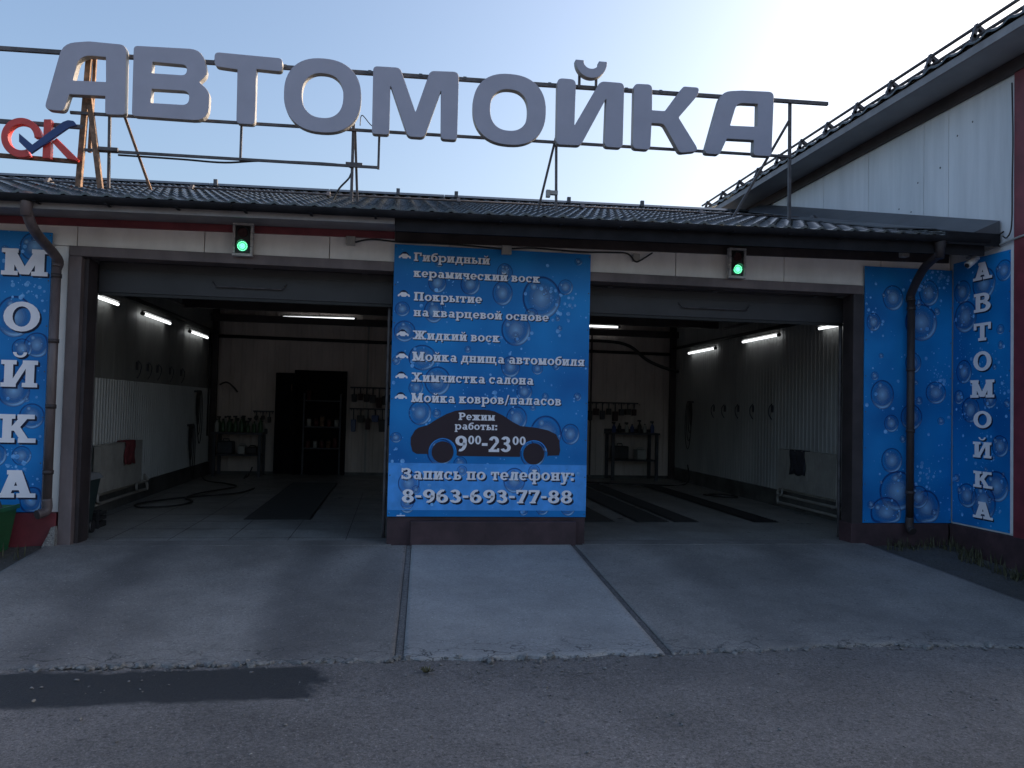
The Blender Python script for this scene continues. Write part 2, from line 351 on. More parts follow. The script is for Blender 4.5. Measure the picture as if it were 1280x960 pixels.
def lathe(bm, cx, cy, prof, seg=14):
    rings = [[bm.verts.new((cx+r*math.cos(2*math.pi*k/seg), cy+r*math.sin(2*math.pi*k/seg), z)) for k in range(seg)] for r, z in prof]
    for A, B in zip(rings, rings[1:]):
        for k in range(seg): bm.faces.new([A[k], A[(k+1) % seg], B[(k+1) % seg], B[k]]).smooth = True
    bm.faces.new(rings[0][::-1]); bm.faces.new(rings[-1])

def round_poly(pts, n=5):
    out = []; N = len(pts)
    for i in range(N):
        p = Vector(pts[i][:2]); r = pts[i][2] if len(pts[i]) > 2 else 0
        a = Vector(pts[i-1][:2])-p; b = Vector(pts[(i+1) % N][:2])-p
        if r <= 0: out.append(tuple(p)); continue
        la, lb = a.length, b.length; a.normalize(); b.normalize()
        ang = math.acos(max(-1, min(1, a.dot(b)))); d = min(r/max(math.tan(ang/2), .1), la*.48, lb*.48)
        s, e = p+a*d, p+b*d; k = max(n, int(d/.03))
        for j in range(k+1):
            t = j/k; q = s*(1-t)**2+p*2*t*(1-t)+e*t*t; out.append(tuple(q))
    return out
def extruded(name, loops, y0, y1, m_face, m_side, parent, bevel=.006):
    """solid letter from outline loops (x, z); front at y0, back at y1. Holes come from the even-odd fill."""
    cu = bpy.data.curves.new(name, 'CURVE'); cu.dimensions = '2D'; cu.fill_mode = 'BOTH'
    cu.extrude = (y1-y0)/2-bevel; cu.bevel_depth = bevel; cu.bevel_resolution = 1; cu.offset = -bevel
    for lp in loops:
        sp = cu.splines.new('POLY'); sp.points.add(len(lp)-1); sp.use_cyclic_u = True
        for i, p in enumerate(lp): sp.points[i].co = (p[0], p[1], 0, 1)
    t = bpy.data.objects.new('tmp', cu); COL.objects.link(t)
    dg = bpy.context.evaluated_depsgraph_get(); me = bpy.data.meshes.new_from_object(t.evaluated_get(dg))
    bpy.data.objects.remove(t)
    bm = bmesh.new(); bm.from_mesh(me); bpy.data.meshes.remove(me)
    for v in bm.verts: x, z, d = v.co; v.co = (x, (y0+y1)/2-d, z)
    bmesh.ops.remove_doubles(bm, verts=bm.verts, dist=1e-5)
    bm.normal_update()
    for f in bm.faces: f.smooth = False; f.material_index = 0 if abs(f.normal.y) > .9 else 1
    return link(name, bm, None, parent, mats=[m_face, m_side])
def superel(cx, cz, rx, rz, n=2.35, k=56):
    o = []
    for i in range(k):
        t = 2*math.pi*i/k; c, s = math.cos(t), math.sin(t)
        o.append((cx+rx*abs(c)**(2/n)*(1 if c >= 0 else -1), cz+rz*abs(s)**(2/n)*(1 if s >= 0 else -1)))
    return o

# ------------------------------------------------------------------ slab-serif lettering made of strokes
def glyph(ch, cap=1.0):
    """returns (list of polygons, advance width) with baseline 0 and cap height = cap"""
    P = []; low = ch.islower() and ch not in 'Ё'
    H = cap*.74 if low else cap
    s = .245*cap if not low else .212*cap; t = .160*cap; e = .095*cap
    if low: t = .138*cap; e = .075*cap
    def rect(x0, y0, x1, y1): P.append([(x0, y0), (x1, y0), (x1, y1), (x0, y1)])
    def par(x0, y0, x1, y1, wd): P.append([(x0, y0), (x0+wd, y0), (x1+wd, y1), (x1, y1)])
    def arc(cx, cy, rx, ry, a0, a1, wx, wy=None):
        wy = wy or wx*.75; k = max(4, int(abs(a1-a0)/18))
        for i in range(k):
            q = []
            for a, j in ((a0+(a1-a0)*i/k, 0), (a0+(a1-a0)*(i+1)/k, 0), (a0+(a1-a0)*(i+1)/k, 1), (a0+(a1-a0)*i/k, 1)):
                c, n = math.cos(R(a)), math.sin(R(a)); q.append((cx+(rx-wx*j)*c, cy+(ry-wy*j)*n))
            P.append(q)
    def stem(x, y0=0, y1=None, bot=True, top=True):
        y1 = H if y1 is None else y1; rect(x, y0, x+s, y1)
        if bot: rect(x-e, y0, x+s+e, y0+t)
        if top: rect(x-e, y1-t, x+s+e, y1)
    def breve(cx): arc(cx, H+.30*cap, .20*cap, .20*cap, 180, 360, .10*cap)
    c = ch.upper()
    if ch in ' ': return P, .34*cap
    if ch == 'а':
        W = .80*H; x1 = e+W
        rect(x1-s, t*.5, x1, H*.7); rect(x1-s, 0, x1+e, t)
        arc(e+W*.5, H*.64, W*.5, H*.36, 0, 150, s, t)
        arc(e+W*.42, H*.30, W*.42, H*.30, 0, 360, s*.9, t*.8); return P, x1+2*e
    if ch == 'б':
        W = .92*H; arc(W/2, H/2, W/2, H/2, 0, 360, s, t)
        arc(W*.62, H*.62, W*.62, H*.72, 90, 180, s*.9, t); rect(W*.6, H*1.34-t, W*.98, H*1.34+.02*H); return P, W+e*.8
    if ch == 'е':
        W = .92*H; arc(W/2, H/2, W/2, H/2, 0, 318, s, t); rect(s*.6, H*.40, W-.02*H, H*.40+t*.8); return P, W+e*.8
    if ch == 'р':
        W = .92*H; stem(e, -.34*cap, H, True, False); rect(0, H-t, e+s, H); arc(e+s*.6+W*.42, H/2, W*.5, H/2, -140, 140, s, t); return P, e+s*.6+W*.92+e*.8
    if ch == 'у':
        W = H*1.0; par(W*.42-s*.4, 0, e, H, s); par(W*.22, -.32*cap, W-s-e*.2, H, s*.85)
        rect(0, H-t, s+2.2*e, H); rect(W-s-e*1.4, H-t, W+e*.8, H); rect(0, -.34*cap, W*.36, -.34*cap+t); return P, W+e
    if ch == 'ф':
        W = H*1.35; arc(W*.30, H/2, W*.30, H/2, 40, 320, s*.9, t); arc(W*.70, H/2, W*.30, H/2, -140, 140, s*.9, t)
        stem(W/2-s/2, -.34*cap, H*1.30); return P, W+e*.8
    if c == 'А':
        W = .98*H; par(e, 0, W/2-s*.55, H, s); par(W-e-s, 0, W/2-s*.45, H, s); rect(W*.28, H*.27, W*.72, H*.27+t)
        rect(0, 0, s+2.3*e, t); rect(W-s-2.3*e, 0, W, t); rect(W/2-s*.9, H-t, W/2+s*.5, H); return P, W+e
    if c == 'В':
        W = .80*H; stem(e); arc(e+W*.48, H*.735, W*.42, H*.265, -90, 90, s, t); arc(e+W*.50, H*.285, W*.48, H*.285, -90, 90, s, t)
        for y in (0, H-t, H*.47): rect(e+s*.5, y, e+W*.52, y+t)
        return P, e+W+e
    if c == 'Г':
        W = .78*H; stem(e); rect(e, H-t, W, H); rect(W-s*.75, H*.60, W, H); return P, W+e
    if c == 'Д':
        W = 1.0*H; par(W*.12, t, W*.30, H, s); rect(W-e-s, 0, W-e, H); rect(W*.22, H-t, W, H); rect(0, 0, W+e*.3, t)
        rect(0, -.22*cap, s*.7, t); rect(W+e*.3-s*.7, -.22*cap, W+e*.3, t); return P, W+e*1.3
    if c == 'Ж':
        W = 1.38*H; stem(W/2-s/2)
        for q in (0, 1):
            sx = (lambda x: W-x) if q else (lambda x: x)
            for y0, y1 in ((0, H*.5), (H, H*.5)):
                a, b = sx(e), sx(W*.40); d = s if not q else -s
                P.append([(a, y0), (a+d, y0), (b+d*.3, y1), (b-d*.7, y1)])
                yy = (0, t) if y0 == 0 else (H-t, H)
                x0, x1 = sorted((sx(0), sx(s+2*e))); rect(x0, yy[0], x1, yy[1])
        return P, W+e
    if c == 'З':
        W = .78*H; arc(W*.48, H*.735, W*.46, H*.265, -90, 165, s, t); arc(W*.50, H*.285, W*.50, H*.285, -165, 90, s, t); rect(W*.25, H*.47, W*.55, H*.47+t*.9)
        rect(0, H*.62, s*.55, H*.98); rect(0, H*.03, s*.55, H*.36); return P, W+e
    if c in 'ИЙ':
        W = 1.04*H; stem(e); stem(W-e-s); par(e+s*.5, 0.04*H, W-e-s*1.25, H*.96, s*.75)
        if c == 'Й': breve(W/2)
        return P, W+e
    if c == 'К':
        W = .98*H; stem(e); par(e+s*.6, H*.42, W-e-s*1.1, H, s); par(W-e-s, 0, e+s*.95, H*.56, s)
        rect(W-2.6*e-s, H-t, W-.2*e, H); rect(W-s-2.2*e, 0, W+e*.3, t); return P, W+e*1.2
    if c == 'Л':
        W = 1.0*H; par(e, 0, W*.30, H, s*.95); stem(W-e-s, bot=True, top=False); rect(W*.20, H-t, W, H); rect(0, 0, s+1.6*e, t); return P, W+e
    if c == 'М':
        W = 1.22*H; stem(e); stem(W-e-s); par(W/2-s*.5, H*.04, e, H, s); par(W/2-s*.5, H*.04, W-e-s, H, s); return P, W+e
    if c == 'Н':
        W = 1.0*H; stem(e); stem(W-e-s); rect(e, H/2-t/2, W-e, H/2+t/2); return P, W+e
    if c in 'О0':
        W = (.98 if c == 'О' else .74)*H; arc(W/2, H/2, W/2, H/2, 0, 360, s, t); return P, W+e
    if c == 'П':
        W = 1.0*H; stem(e); stem(W-e-s); rect(e, H-t, W-e, H); return P, W+e
    if c == 'Р':
        W = .80*H; stem(e); arc(e+W*.46, H*.69, W*.48, H*.31, -90, 90, s, t); rect(e, H-t, e+W*.48, H); rect(e, H*.38, e+W*.48, H*.38+t); return P, e+W+e*.5
    if c == 'С':
        W = .90*H; arc(W/2, H/2, W/2, H/2, 40, 320, s, t); rect(W*.74, H*.60, W*.94, H*.95); return P, W+e
    if c == 'Т':
        W = .92*H; stem(W/2-s/2, top=False); rect(0, H-t, W, H); rect(0, H*.62, s*.62, H); rect(W-s*.62, H*.62, W, H); return P, W+e
    if c == 'Х':
        W = 1.02*H; par(e, 0, W-e-s, H, s); par(W-e-s, 0, e, H, s)
        for x in (0, W-s-2.2*e):
            rect(x, 0, x+s+2.2*e, t); rect(x, H-t, x+s+2.2*e, H)
        return P, W+e
    if c == 'Ц':
        W = 1.0*H; stem(e, bot=False); stem(W-e-s, bot=False); rect(0, 0, W+e, t); rect(W+e-s*.6, -.22*cap, W+e, t); return P, W+e*2
    if c == 'Ч':
        W = .95*H; stem(e, H*.5, H, False); stem(W-e-s); arc(e+W*.36, H*.66, W*.36, H*.28, 180, 270, s, t); rect(e+W*.34, H*.38, W-e, H*.38+t); return P, W+e
    if c == 'Щ':
        W = 1.45*H; stem(e, bot=False); stem(W/2-s/2, bot=False); stem(W-e-s, bot=False); rect(0, 0, W+e, t); rect(W+e-s*.6, -.22*cap, W+e, t); return P, W+e*2
    if c in 'ЬЫ':
        W = .80*H; stem(e); arc(e+W*.48, H*.31, W*.46, H*.31, -90, 90, s, t); rect(e, 0, e+W*.5, t); rect(e, H*.62-t, e+W*.5, H*.62)
        if c == 'Ы': stem(e+W+e); return P, e+W+e*3+s
        return P, e+W+e*.6
    if c == 'Я':
        W = .86*H; stem(W-s); arc(W*.50, H*.68, W*.46, H*.32, 90, 270, s, t); rect(W*.48, H-t, W, H); rect(W*.48, H*.36, W, H*.36+t)
        par(e*.5, 0, W*.42, H*.42, s); rect(0, 0, s+1.4*e, t); return P, W+e*1.6
    if c == '2':
        W = .72*H; arc(W*.48, H*.70, W*.48, H*.30, -20, 170, s, t); par(.02*H, t*.6, W-s*1.1, H*.62, s); rect(0, 0, W, t); rect(W-s*.55, 0, W, H*.24); return P, W+e
    if c == '3':
        W = .72*H; arc(W*.46, H*.735, W*.44, H*.265, -90, 160, s, t); arc(W*.48, H*.285, W*.50, H*.285, -160, 90, s, t); rect(W*.3, H*.47, W*.5, H*.47+t*.9); return P, W+e
    if c in '69':
        W = .74*H; k = 1 if c == '6' else -1; n0 = len(P)
        arc(W/2, H*.32, W/2, H*.32, 0, 360, s, t); arc(W*.56, H*.5, W*.56, H*.5, 75, 190, s, t)
        if k < 0:
            for i in range(n0, len(P)): P[i] = [(W-x, H-y) for x, y in P[i]]
        return P, W+e
    if c == '7':
        W = .70*H; par(W*.18, 0, W-s, H-t, s); rect(0, H-t, W, H); rect(0, H*.70, s*.55, H); rect(W*.08, 0, W*.18+s+e, t*.7); return P, W+e
    if c == '8':
        W = .74*H; arc(W/2, H*.735, W*.44, H*.265, 0, 360, s*.9, t*.9); arc(W/2, H*.285, W*.5, H*.285, 0, 360, s, t); return P, W+e
    if c == '-': rect(0, H*.38, .36*cap, H*.38+t*1.1); return P, .36*cap+e
    if c == ':': rect(e*.3, 0, e*.3+s, s); rect(e*.3, .48*cap, e*.3+s, .48*cap+s); return P, s+e*1.5
    if c == '/': par(0, -.12*cap, .32*cap, cap*1.05, s*.6); return P, .32*cap+s*.6+e
    raise ValueError(ch)
def text_polys(txt, x0, x1, z, cap):
    """polygons of a line of text fitted between x0 and x1, baseline z"""
    out = []; x = 0; adv = []
    for ch in txt:
        p, a = glyph(ch, cap); adv.append((p, x)); x += a
    k = (x1-x0)/(x-.06*cap)
    for p, ox in adv:
        for q in p: out.append([(x0+(ox+a)*k, z+b) for a, b in q])
    return out
ORD = ['first', 'second', 'third', 'fourth', 'fifth', 'sixth', 'seventh', 'eighth', 'ninth', 'tenth']
class Frame:
    """a flat print surface: maps (u, v, height above the surface) to the world"""
    def __init__(s, kind, base): s.kind, s.base = kind, base
    def pt(s, a, b, d): return (a, s.base-d, b) if s.kind == 'front' else (s.base-d, -a, b)
def print_mesh(name, polys, fr, d, m, parent, step=.00012, nlev=9, label=None):
    bm = bmesh.new()
    for i, q in enumerate(polys):
        vs = [bm.verts.new(fr.pt(a, b, d+step*(i % nlev))) for a, b in q]
        try: bm.faces.new(vs)
        except ValueError: pass
    bm.normal_update()
    want = Vector((0, -1, 0)) if fr.kind == 'front' else Vector((-1, 0, 0))
    for f in bm.faces:
        if f.normal.dot(want) < 0: f.normal_flip()
    o = link(name, bm, m, parent)
    if label: o['label'] = label
    return o
def lettering(txt, x0, x1, z, cap, fr, parent, name='lettering', sh=.012, d=.004):
    pol = text_polys(txt, x0, x1, z, cap)
    if sh: print_mesh('letter_shadow', [[(a+sh, b-sh) for a, b in q] for q in pol]+[[(a+sh*.5, b-sh*.5) for a, b in q] for q in pol], fr, d-.0022, M['darkprint'], parent)
    return print_mesh(name, pol, fr, d, M['whiteprint'], parent)
def bubbles(spec, fr, parent, extra, region, seed):
    """printed bubbles: every large one is a disc of its own, the tiny droplets are joined"""
    rnd = random.Random(seed); u0_, u1_, v0_, v1_ = region; want = Vector((0, -1, 0)) if fr.kind == 'front' else Vector((-1, 0, 0))
    def disc(bm, uvl, a, b, r, i):
        n = 30 if r > .03 else 7; ax = r*rnd.uniform(.88, 1.04); az = r*rnd.uniform(.95, 1.10); vs = []; rot = rnd.uniform(-.5, .5); d = .0006+.00005*(i % 24)
        for k in range(n):
            t = 2*math.pi*k/n; vs.append((bm.verts.new(fr.pt(min(max(a+ax*math.cos(t), u0_), u1_), min(max(b+az*math.sin(t), v0_), v1_), d)), math.cos(t+rot), math.sin(t+rot)))
        f = bm.faces.new([v[0] for v in vs]); f.normal_update()
        for lp, v in zip(f.loops, vs): lp[uvl].uv = (v[1], v[2])
        if f.normal.dot(want) < 0: f.normal_flip()
    for i, (a, b, r) in enumerate(spec):
        bm = bmesh.new(); disc(bm, bm.loops.layers.uv.new('disc'), a, b, r, i); link('bubble', bm, M['bubble'], parent)
    bm = bmesh.new(); uvl = bm.loops.layers.uv.new('disc'); clusters = [(rnd.uniform(u0_, u1_), rnd.uniform(v0_, v1_)) for _ in range(max(3, extra//14))]
    for i in range(extra*2):
        r = .005+.020*rnd.random()**3
        if rnd.random() < .6: c = rnd.choice(clusters); a, b = c[0]+rnd.gauss(0, .09), c[1]+rnd.gauss(0, .10)
        else: a, b = rnd.uniform(u0_, u1_), rnd.uniform(v0_, v1_)
        if u0_+r < a < u1_-r and v0_+r < b < v1_-r: disc(bm, uvl, a, b, r, i)
    o = link('droplet_print', bm, M['droplet'], parent); o['kind'] = 'stuff'
    bm = bmesh.new(); uvl = bm.loops.layers.uv.new('disc')
    for i in range(extra//8):
        r = .020+.030*rnd.random(); a, b = rnd.uniform(u0_, u1_), rnd.uniform(v0_, v1_)
        if u0_+r < a < u1_-r and v0_+r < b < v1_-r: disc(bm, uvl, a, b, max(r, .031) if rnd.random() < .5 else r, i)
    link('small_bubble_print', bm, M['bubble'], parent)['kind'] = 'stuff'
    return o

# ================================================================== THE GROUND
def rampz(y): return -.28*min(1, max(0, (-y-.12)/2.92))
def grid(name, x0, x1, y0, y1, nx, ny, zf, m, parent=None, edge=None):
    bm = bmesh.new(); V = []
    for j in range(ny+1):
        row = []
        for i in range(nx+1):
            x = x0+(x1-x0)*i/nx; y = y0+(y1-y0)*j/ny
            if edge: x, y = edge(x, y, i/nx, j/ny)
            row.append(bm.verts.new((x, y, zf(x, y))))
        V.append(row)
    for j in range(ny):
        for i in range(nx): bm.faces.new([V[j][i], V[j][i+1], V[j+1][i+1], V[j+1][i]]).smooth = True
    bm.normal_update()
    return link(name, bm, m, parent), V
from mathutils import noise as NZ
def nz(x, y, s=1., k=0): return NZ.noise(Vector((x*s, y*s, k*7.3)))
bm = bmesh.new(); h = 900
for f in (((-h, -h), (h, -h), (h, -12), (-h, -12)), ((-h, 12), (h, 12), (h, h), (-h, h)), ((-h, -12), (-14, -12), (-14, 12), (-h, 12)), ((14, -12), (h, -12), (h, 12), (14, 12))):
    bm.faces.new([bm.verts.new((a, b, -.283)) for a, b in f])
n0 = 112; V = {}
for j in range(97):
    for i in range(n0+1):
        x = -14+28*i/n0; y = -12+24*j/96; ed = min(1, (14-abs(x))/1.5, (12-abs(y))/1.5)
        V[i, j] = bm.verts.new((x, y, -.283+ed*(.012*nz(x, y, .8)+.004*nz(x, y, 4))))
for j in range(96):
    for i in range(n0): bm.faces.new([V[i, j], V[i+1, j], V[i+1, j+1], V[i, j+1]]).smooth = True
struct(link('asphalt_ground', bm, M['asphalt']))

# ramp: three cast slabs with a ragged lower edge, dark filler strips between them
ramp = bpy.data.objects.new('concrete_ramp', None); COL.objects.link(ramp); struct(ramp)
def ragged(x): return -3.03+.03*nz(x, 0, 2.2)+.05*nz(x, 3, 6)+.02*nz(x, 9, 17)+(.10*min(1, max(0, (x-2.3)/1.5)))-.10*max(0, x-3.6)
def slab(name, xa, xb, xa2, xb2, nx, m, dz):
    bm = bmesh.new(); V = []; ny = 40
    for j in range(ny+1):
        row = []
        for i in range(nx+1):
            t = j/ny; f = i/nx; xl = xa+(xa2-xa)*t; xr = xb+(xb2-xb)*t; x = xl+(xr-xl)*f
            ye = ragged(x); ys = -.118-.012*nz(x, 5, 6); y = ys+(ye-ys)*t
            z = rampz(y)+dz+.004*nz(x, y, 1.4)+(.006*nz(x, y, 9) if t > .9 else 0)
            row.append(bm.verts.new((x, y, z)))
        row2 = row; V.append(row2)
    skirt = [bm.verts.new((v.co.x+.01*nz(v.co.x, 0, 30), v.co.y-.02-.02*abs(nz(v.co.x, 1, 25)), -.32)) for v in V[-1]]
    V.append(skirt)
    for j in range(len(V)-1):
        for i in range(nx): bm.faces.new([V[j][i+1], V[j][i], V[j+1][i], V[j+1][i+1]]).smooth = j < len(V)-2
    for side in (0, -1):
        col = [r[side] for r in V[:-1]]; dn = [bm.verts.new((v.co.x, v.co.y, v.co.z-.16)) for v in col]
        for a in range(len(col)-1): bm.faces.new([col[a], col[a+1], dn[a+1], dn[a]])
    bmesh.ops.recalc_face_normals(bm, faces=bm.faces)
    return link(name, bm, m, ramp)
slab('slab', -3.42, .163, -3.50, .043, 90, M['slab'], .008)
slab('slab', .217, 1.95, .107, 1.99, 50, M['slab_new'], .011)
slab('slab', 2.002, 5.50, 2.057, 5.98, 90, M['slab'], .007)
slab('joint_filler', .165, .215, .045, .105, 4, M['joint'], .003)
slab('joint_filler', 1.952, 2.000, 1.992, 2.055, 4, M['joint_dark'], .001)
# dusty ground beside the ramp
o, _ = grid('dirt_verge', 5.2, 9.5, -3.2, 0, 60, 50, lambda x, y: rampz(y)-.030+.02*nz(x, y, 2.5)+.012*nz(x, y, 9), M['dirt']); struct(o)
o, _ = grid('dirt_verge', -8.5, -3.25, -2.6, .1, 60, 40, lambda x, y: rampz(y)*1.05-.012+.018*nz(x, y, 2.5)+.012*nz(x, y, 9), M['dirt']); struct(o)

# floor of the wash bays, with its threshold strip and gratings
floor = bpy.data.objects.new('garage_floor', None); COL.objects.link(floor); struct(floor)
box('floor_slab', -3.9, 6.4, .22, 8.7, -.3, .0, M['floor'], floor)
bm = bmesh.new(); n = 120
for q, (a, b) in enumerate(((-3.34, .0), (2.1, 5.5))):
    top = []; fr_ = []
    for i in range(n+1):
        x = a+(b-a)*i/n; top.append(bm.verts.new((x, .218, .004))); fr_.append(bm.verts.new((x, -.085+.018*nz(x, q, 5)+.01*nz(x, 2, 17), .006+.004*nz(x, 4, 8))))
    lo = [bm.verts.new((v.co.x, v.co.y-.008, -.05)) for v in fr_]
    for i in range(n):
        bm.faces.new([fr_[i], fr_[i+1], top[i+1], top[i]]); bm.faces.new([lo[i], lo[i+1], fr_[i+1], fr_[i]])
link('threshold', bm, M['slab'], floor)
bm = bmesh.new()
for k in range(6): abox(bm, -3.6+.62*k, -3.592+.62*k, .25, 5.0, .0002, .0015)
for k in range(8): abox(bm, -3.7, -.05, .40+.62*k, .408+.62*k, .0022, .0030)
link('floor_joint_lines', bm, M['darkframe'], floor)['kind'] = 'stuff'
def grate(x0, x1, y0, y1):
    bm = bmesh.new(); abox(bm, x0, x1, y0, y1, .004, .010, 0)
    k = int((y1-y0)/.09)
    for i in range(k): abox(bm, x0+.02, x1-.02, y0+.03+i*.09, y0+.065+i*.09, .012, .022)
    return link('drain_grate', bm, M['grate'], floor)
grate(-1.86, -1.03, 1.78, 6.6)
for a, b in ((2.35, 2.96), (3.26, 3.72), (3.80, 4.14), (4.94, 5.30)): grate(a, b, 1.63, 6.9)

# ================================================================== THE CAR WASH BUILDING
cw = thing('car_wash_building', 'low car wash building with white panel front, two open bays and dark tiled roof', 'building')
XS = [-8.6, -7.0, -5.75, -4.52, -3.28, -2.03, -.745, .55, 1.80, 3.15, 4.48, 5.72, 6.64]
def wall_front(xa, xb, za, zb, t=.22):
    for a, b in zip(XS, XS[1:]):
        x0, x1 = max(a, xa), min(b, xb)
        if x1-x0 > .02: box('wall_panel', x0+.004, x1-.004, 0, t, za, zb, M['panel'], cw, bevel=.004)
wall_front(-8.6, 6.64, 3.055, 3.46)
wall_front(-8.6, -3.35, .33, 3.05)
wall_front(5.49, 6.64, .24, 3.05)
box('backing_wall', -8.6, -3.35, .225, .30, -.1, 3.5, M['interior'], cw)
box('backing_wall', 5.49, 6.9, .225, .30, -.1, 3.5, M['interior'], cw)
box('backing_wall', -3.35, 5.49, .225, .30, 3.07, 3.5, M['darkframe'], cw)
box('pillar', -.05, 2.13, .01, .42, .30, 3.05, M['darkframe'], cw)
# plinths
box('plinth', -8.6, -3.36, -.035, .22, -.3, .325, M['burgundy'], cw, bevel=.006)
box('plinth', -.05, 2.13, -.03, .40, -.1, .298, M['maroon'], cw, bevel=.006)
box('plinth', .20, 2.015, -.125, -.032, -.1, .262, M['maroon'], cw, bevel=.01)
box('plinth', 5.34, 6.60, -.045, .22, -.3, .236, M['maroon'], cw, bevel=.006)
# steel frames round both openings
def frame(x0, x1, zt, jl, jr):
    bm = bmesh.new()
    if jl: abox(bm, x0, x0+.125, -.035, .20, .0, zt-.106)
    abox(bm, x0, x1, -.035, .20, zt-.104, zt)
    o = link('door_frame', bm, M['frame'], cw, bevel=.005)
    bm = bmesh.new()
    if jl: abox(bm, x0+.127, x0+.165, .05, .30, .0, zt-.11)
    if jr: abox(bm, x1-.122, x1+.01, -.034, .05, .0, zt-.106); abox(bm, x1-.10, x1-.02, .051, .22, .0, zt-.11)
    link('door_track_cover', bm, M['darkframe'], cw)
frame(-3.34, -.052, 3.052, True, False)
frame(2.132, 5.47, 3.052, False, True)
# eave: burgundy strip on the left, dark fascia, soffit, gutter
EZ = lambda x, y=-.75: 3.405+.0145*x+.29*(y+.75)
def ramped(name, xa, xb, y0, y1, dz0, dz1, m, flat=False):
    bm = bmesh.new()
    b = [(xa, y0, EZ(xa)+dz0), (xb, y0, EZ(xb)+dz0), (xb, y1, EZ(xb)+dz0), (xa, y1, EZ(xa)+dz0)]
    t = [(x, y, z-dz0+dz1) for x, y, z in b]; hexa(bm, b, t); return link(name, bm, m, cw, bevel=.003)
ramped('trim_strip', -8.6, -.055, -.03, -.002, -.10, -.022, M['burgundy'])
ramped('trim_strip', -.05, 6.60, -.03, -.002, -.125, -.022, M['darkframe'])
ramped('soffit', -8.6, -.055, -.70, -.002, -.020, .0, M['greytrim'])
ramped('soffit', -.05, 6.62, -.70, -.002, -.020, .0, M['fascia'])
ramped('fascia', -8.6, -.055, -.725, -.702, -.10, .03, M['greytrim'])
ramped('fascia', -.05, 6.5, -.725, -.702, -.17, .03, M['fascia'])
def gutter(xa, xb):
    bm = bmesh.new(); n = 10; prev = None
    for x in (xa, xb):
        ring = []
        for k in range(n+1):
            a = math.pi+math.pi*k/n; ring.append(bm.verts.new((x, -.79+.062*math.cos(a), EZ(x)+.008+.062*math.sin(a))))
        for k in range(n, -1, -1):
            a = math.pi+math.pi*k/n; ring.append(bm.verts.new((x, -.79+.057*math.cos(a), EZ(x)+.008+.057*math.sin(a))))
        if prev:
            m_ = len(ring)
            for k in range(m_): bm.faces.new([prev[k], prev[(k+1) % m_], ring[(k+1) % m_], ring[k]])
        bm.faces.new(ring); prev = ring
    bmesh.ops.recalc_face_normals(bm, faces=bm.faces); link('gutter', bm, M['fascia'], cw)
for a, b in ((-8.6, -4.6), (-4.595, -1.6), (-1.595, 1.4), (1.405, 4.4), (4.405, 6.48)): gutter(a, b)
for i in range(24):
    x = -8.3+i*.62
    if x < 6.45: box('gutter_bracket', x-.012, x+.012, -.86, -.72, EZ(x)-.062, EZ(x)-.055, M['fascia'], cw)
# metal tile sheet with waves and stepped courses
def tile_sheet(name, xa, xb, y0, y1, slope_fn, m, parent, per=.19, course=.35, amp=.016, lip=.022, axis='x'):
    bm = bmesh.new(); nx = int((xb-xa)/per*8); rows = []; y = y0; c = 0
    while y < y1-.01:
        ye = min(y+course, y1); rows.append((y, lip)); rows.append((y+.012, lip)); rows.append((ye-.001, 0)); y = ye
    V = []
    for j, (y, l) in enumerate(rows):
        r = []
        for i in range(nx+1):
            x = xa+(xb-xa)*i/nx; ph = (x-xa)/per*2*math.pi
            wv = amp*(math.cos(ph)+.25*math.cos(2*ph)); ln_ = .018*math.cos(ph) if l else 0
            z = slope_fn(x, y)+wv+l
            p = (x, y-ln_*(.6 if j else .3), z) if axis == 'x' else (y, x, z)
            r.append(bm.verts.new(p))
        V.append(r)
    for j in range(len(V)-1):
        for i in range(nx):
            bm.faces.new([V[j][i], V[j][i+1], V[j+1][i+1], V[j+1][i]]).smooth = True
    bm.normal_update()
    lowr = V[0]; dn = [bm.verts.new((v.co.x, v.co.y, v.co.z-.025)) for v in lowr]
    for i in range(nx): bm.faces.new([dn[i], dn[i+1], lowr[i+1], lowr[i]])
    return link(name, bm, m, parent)
RZ = lambda x, y: 3.435+.0145*x+.29*(y+.75)
tile_sheet('roof_sheet', -9.0, 6.50, -.80, 5.0, RZ, M['roof'], cw)
bm = bmesh.new(); hexa(bm, [(-9, 5.0, RZ(-9, 5)-.03), (6.64, 5.0, RZ(6.64, 5)-.03), (6.64, 10.8, 3.5), (-9, 10.8, 3.3)], [(-9, 5.0, RZ(-9, 5)+.01), (6.64, 5.0, RZ(6.64, 5)+.01), (6.64, 10.8, 3.54), (-9, 10.8, 3.34)])
link('rear_roof_slope', bm, M['roof'], cw)
for a in range(8):
    x0 = -9+a*1.95; x1 = min(x0+1.94, 6.64)
    bm = bmesh.new(); pr = [(-.16, -.005), (-.07, .055), (.07, .055), (.16, -.005)]
    hexa(bm, [(x0, 5+p, RZ(x0, 5)+.015+q) for p, q in pr], [(x1, 5+p, RZ(x1, 5)+.015+q) for p, q in pr]); bmesh.ops.recalc_face_normals(bm, faces=bm.faces)
    link('ridge_cap', bm, M['roof'], cw)
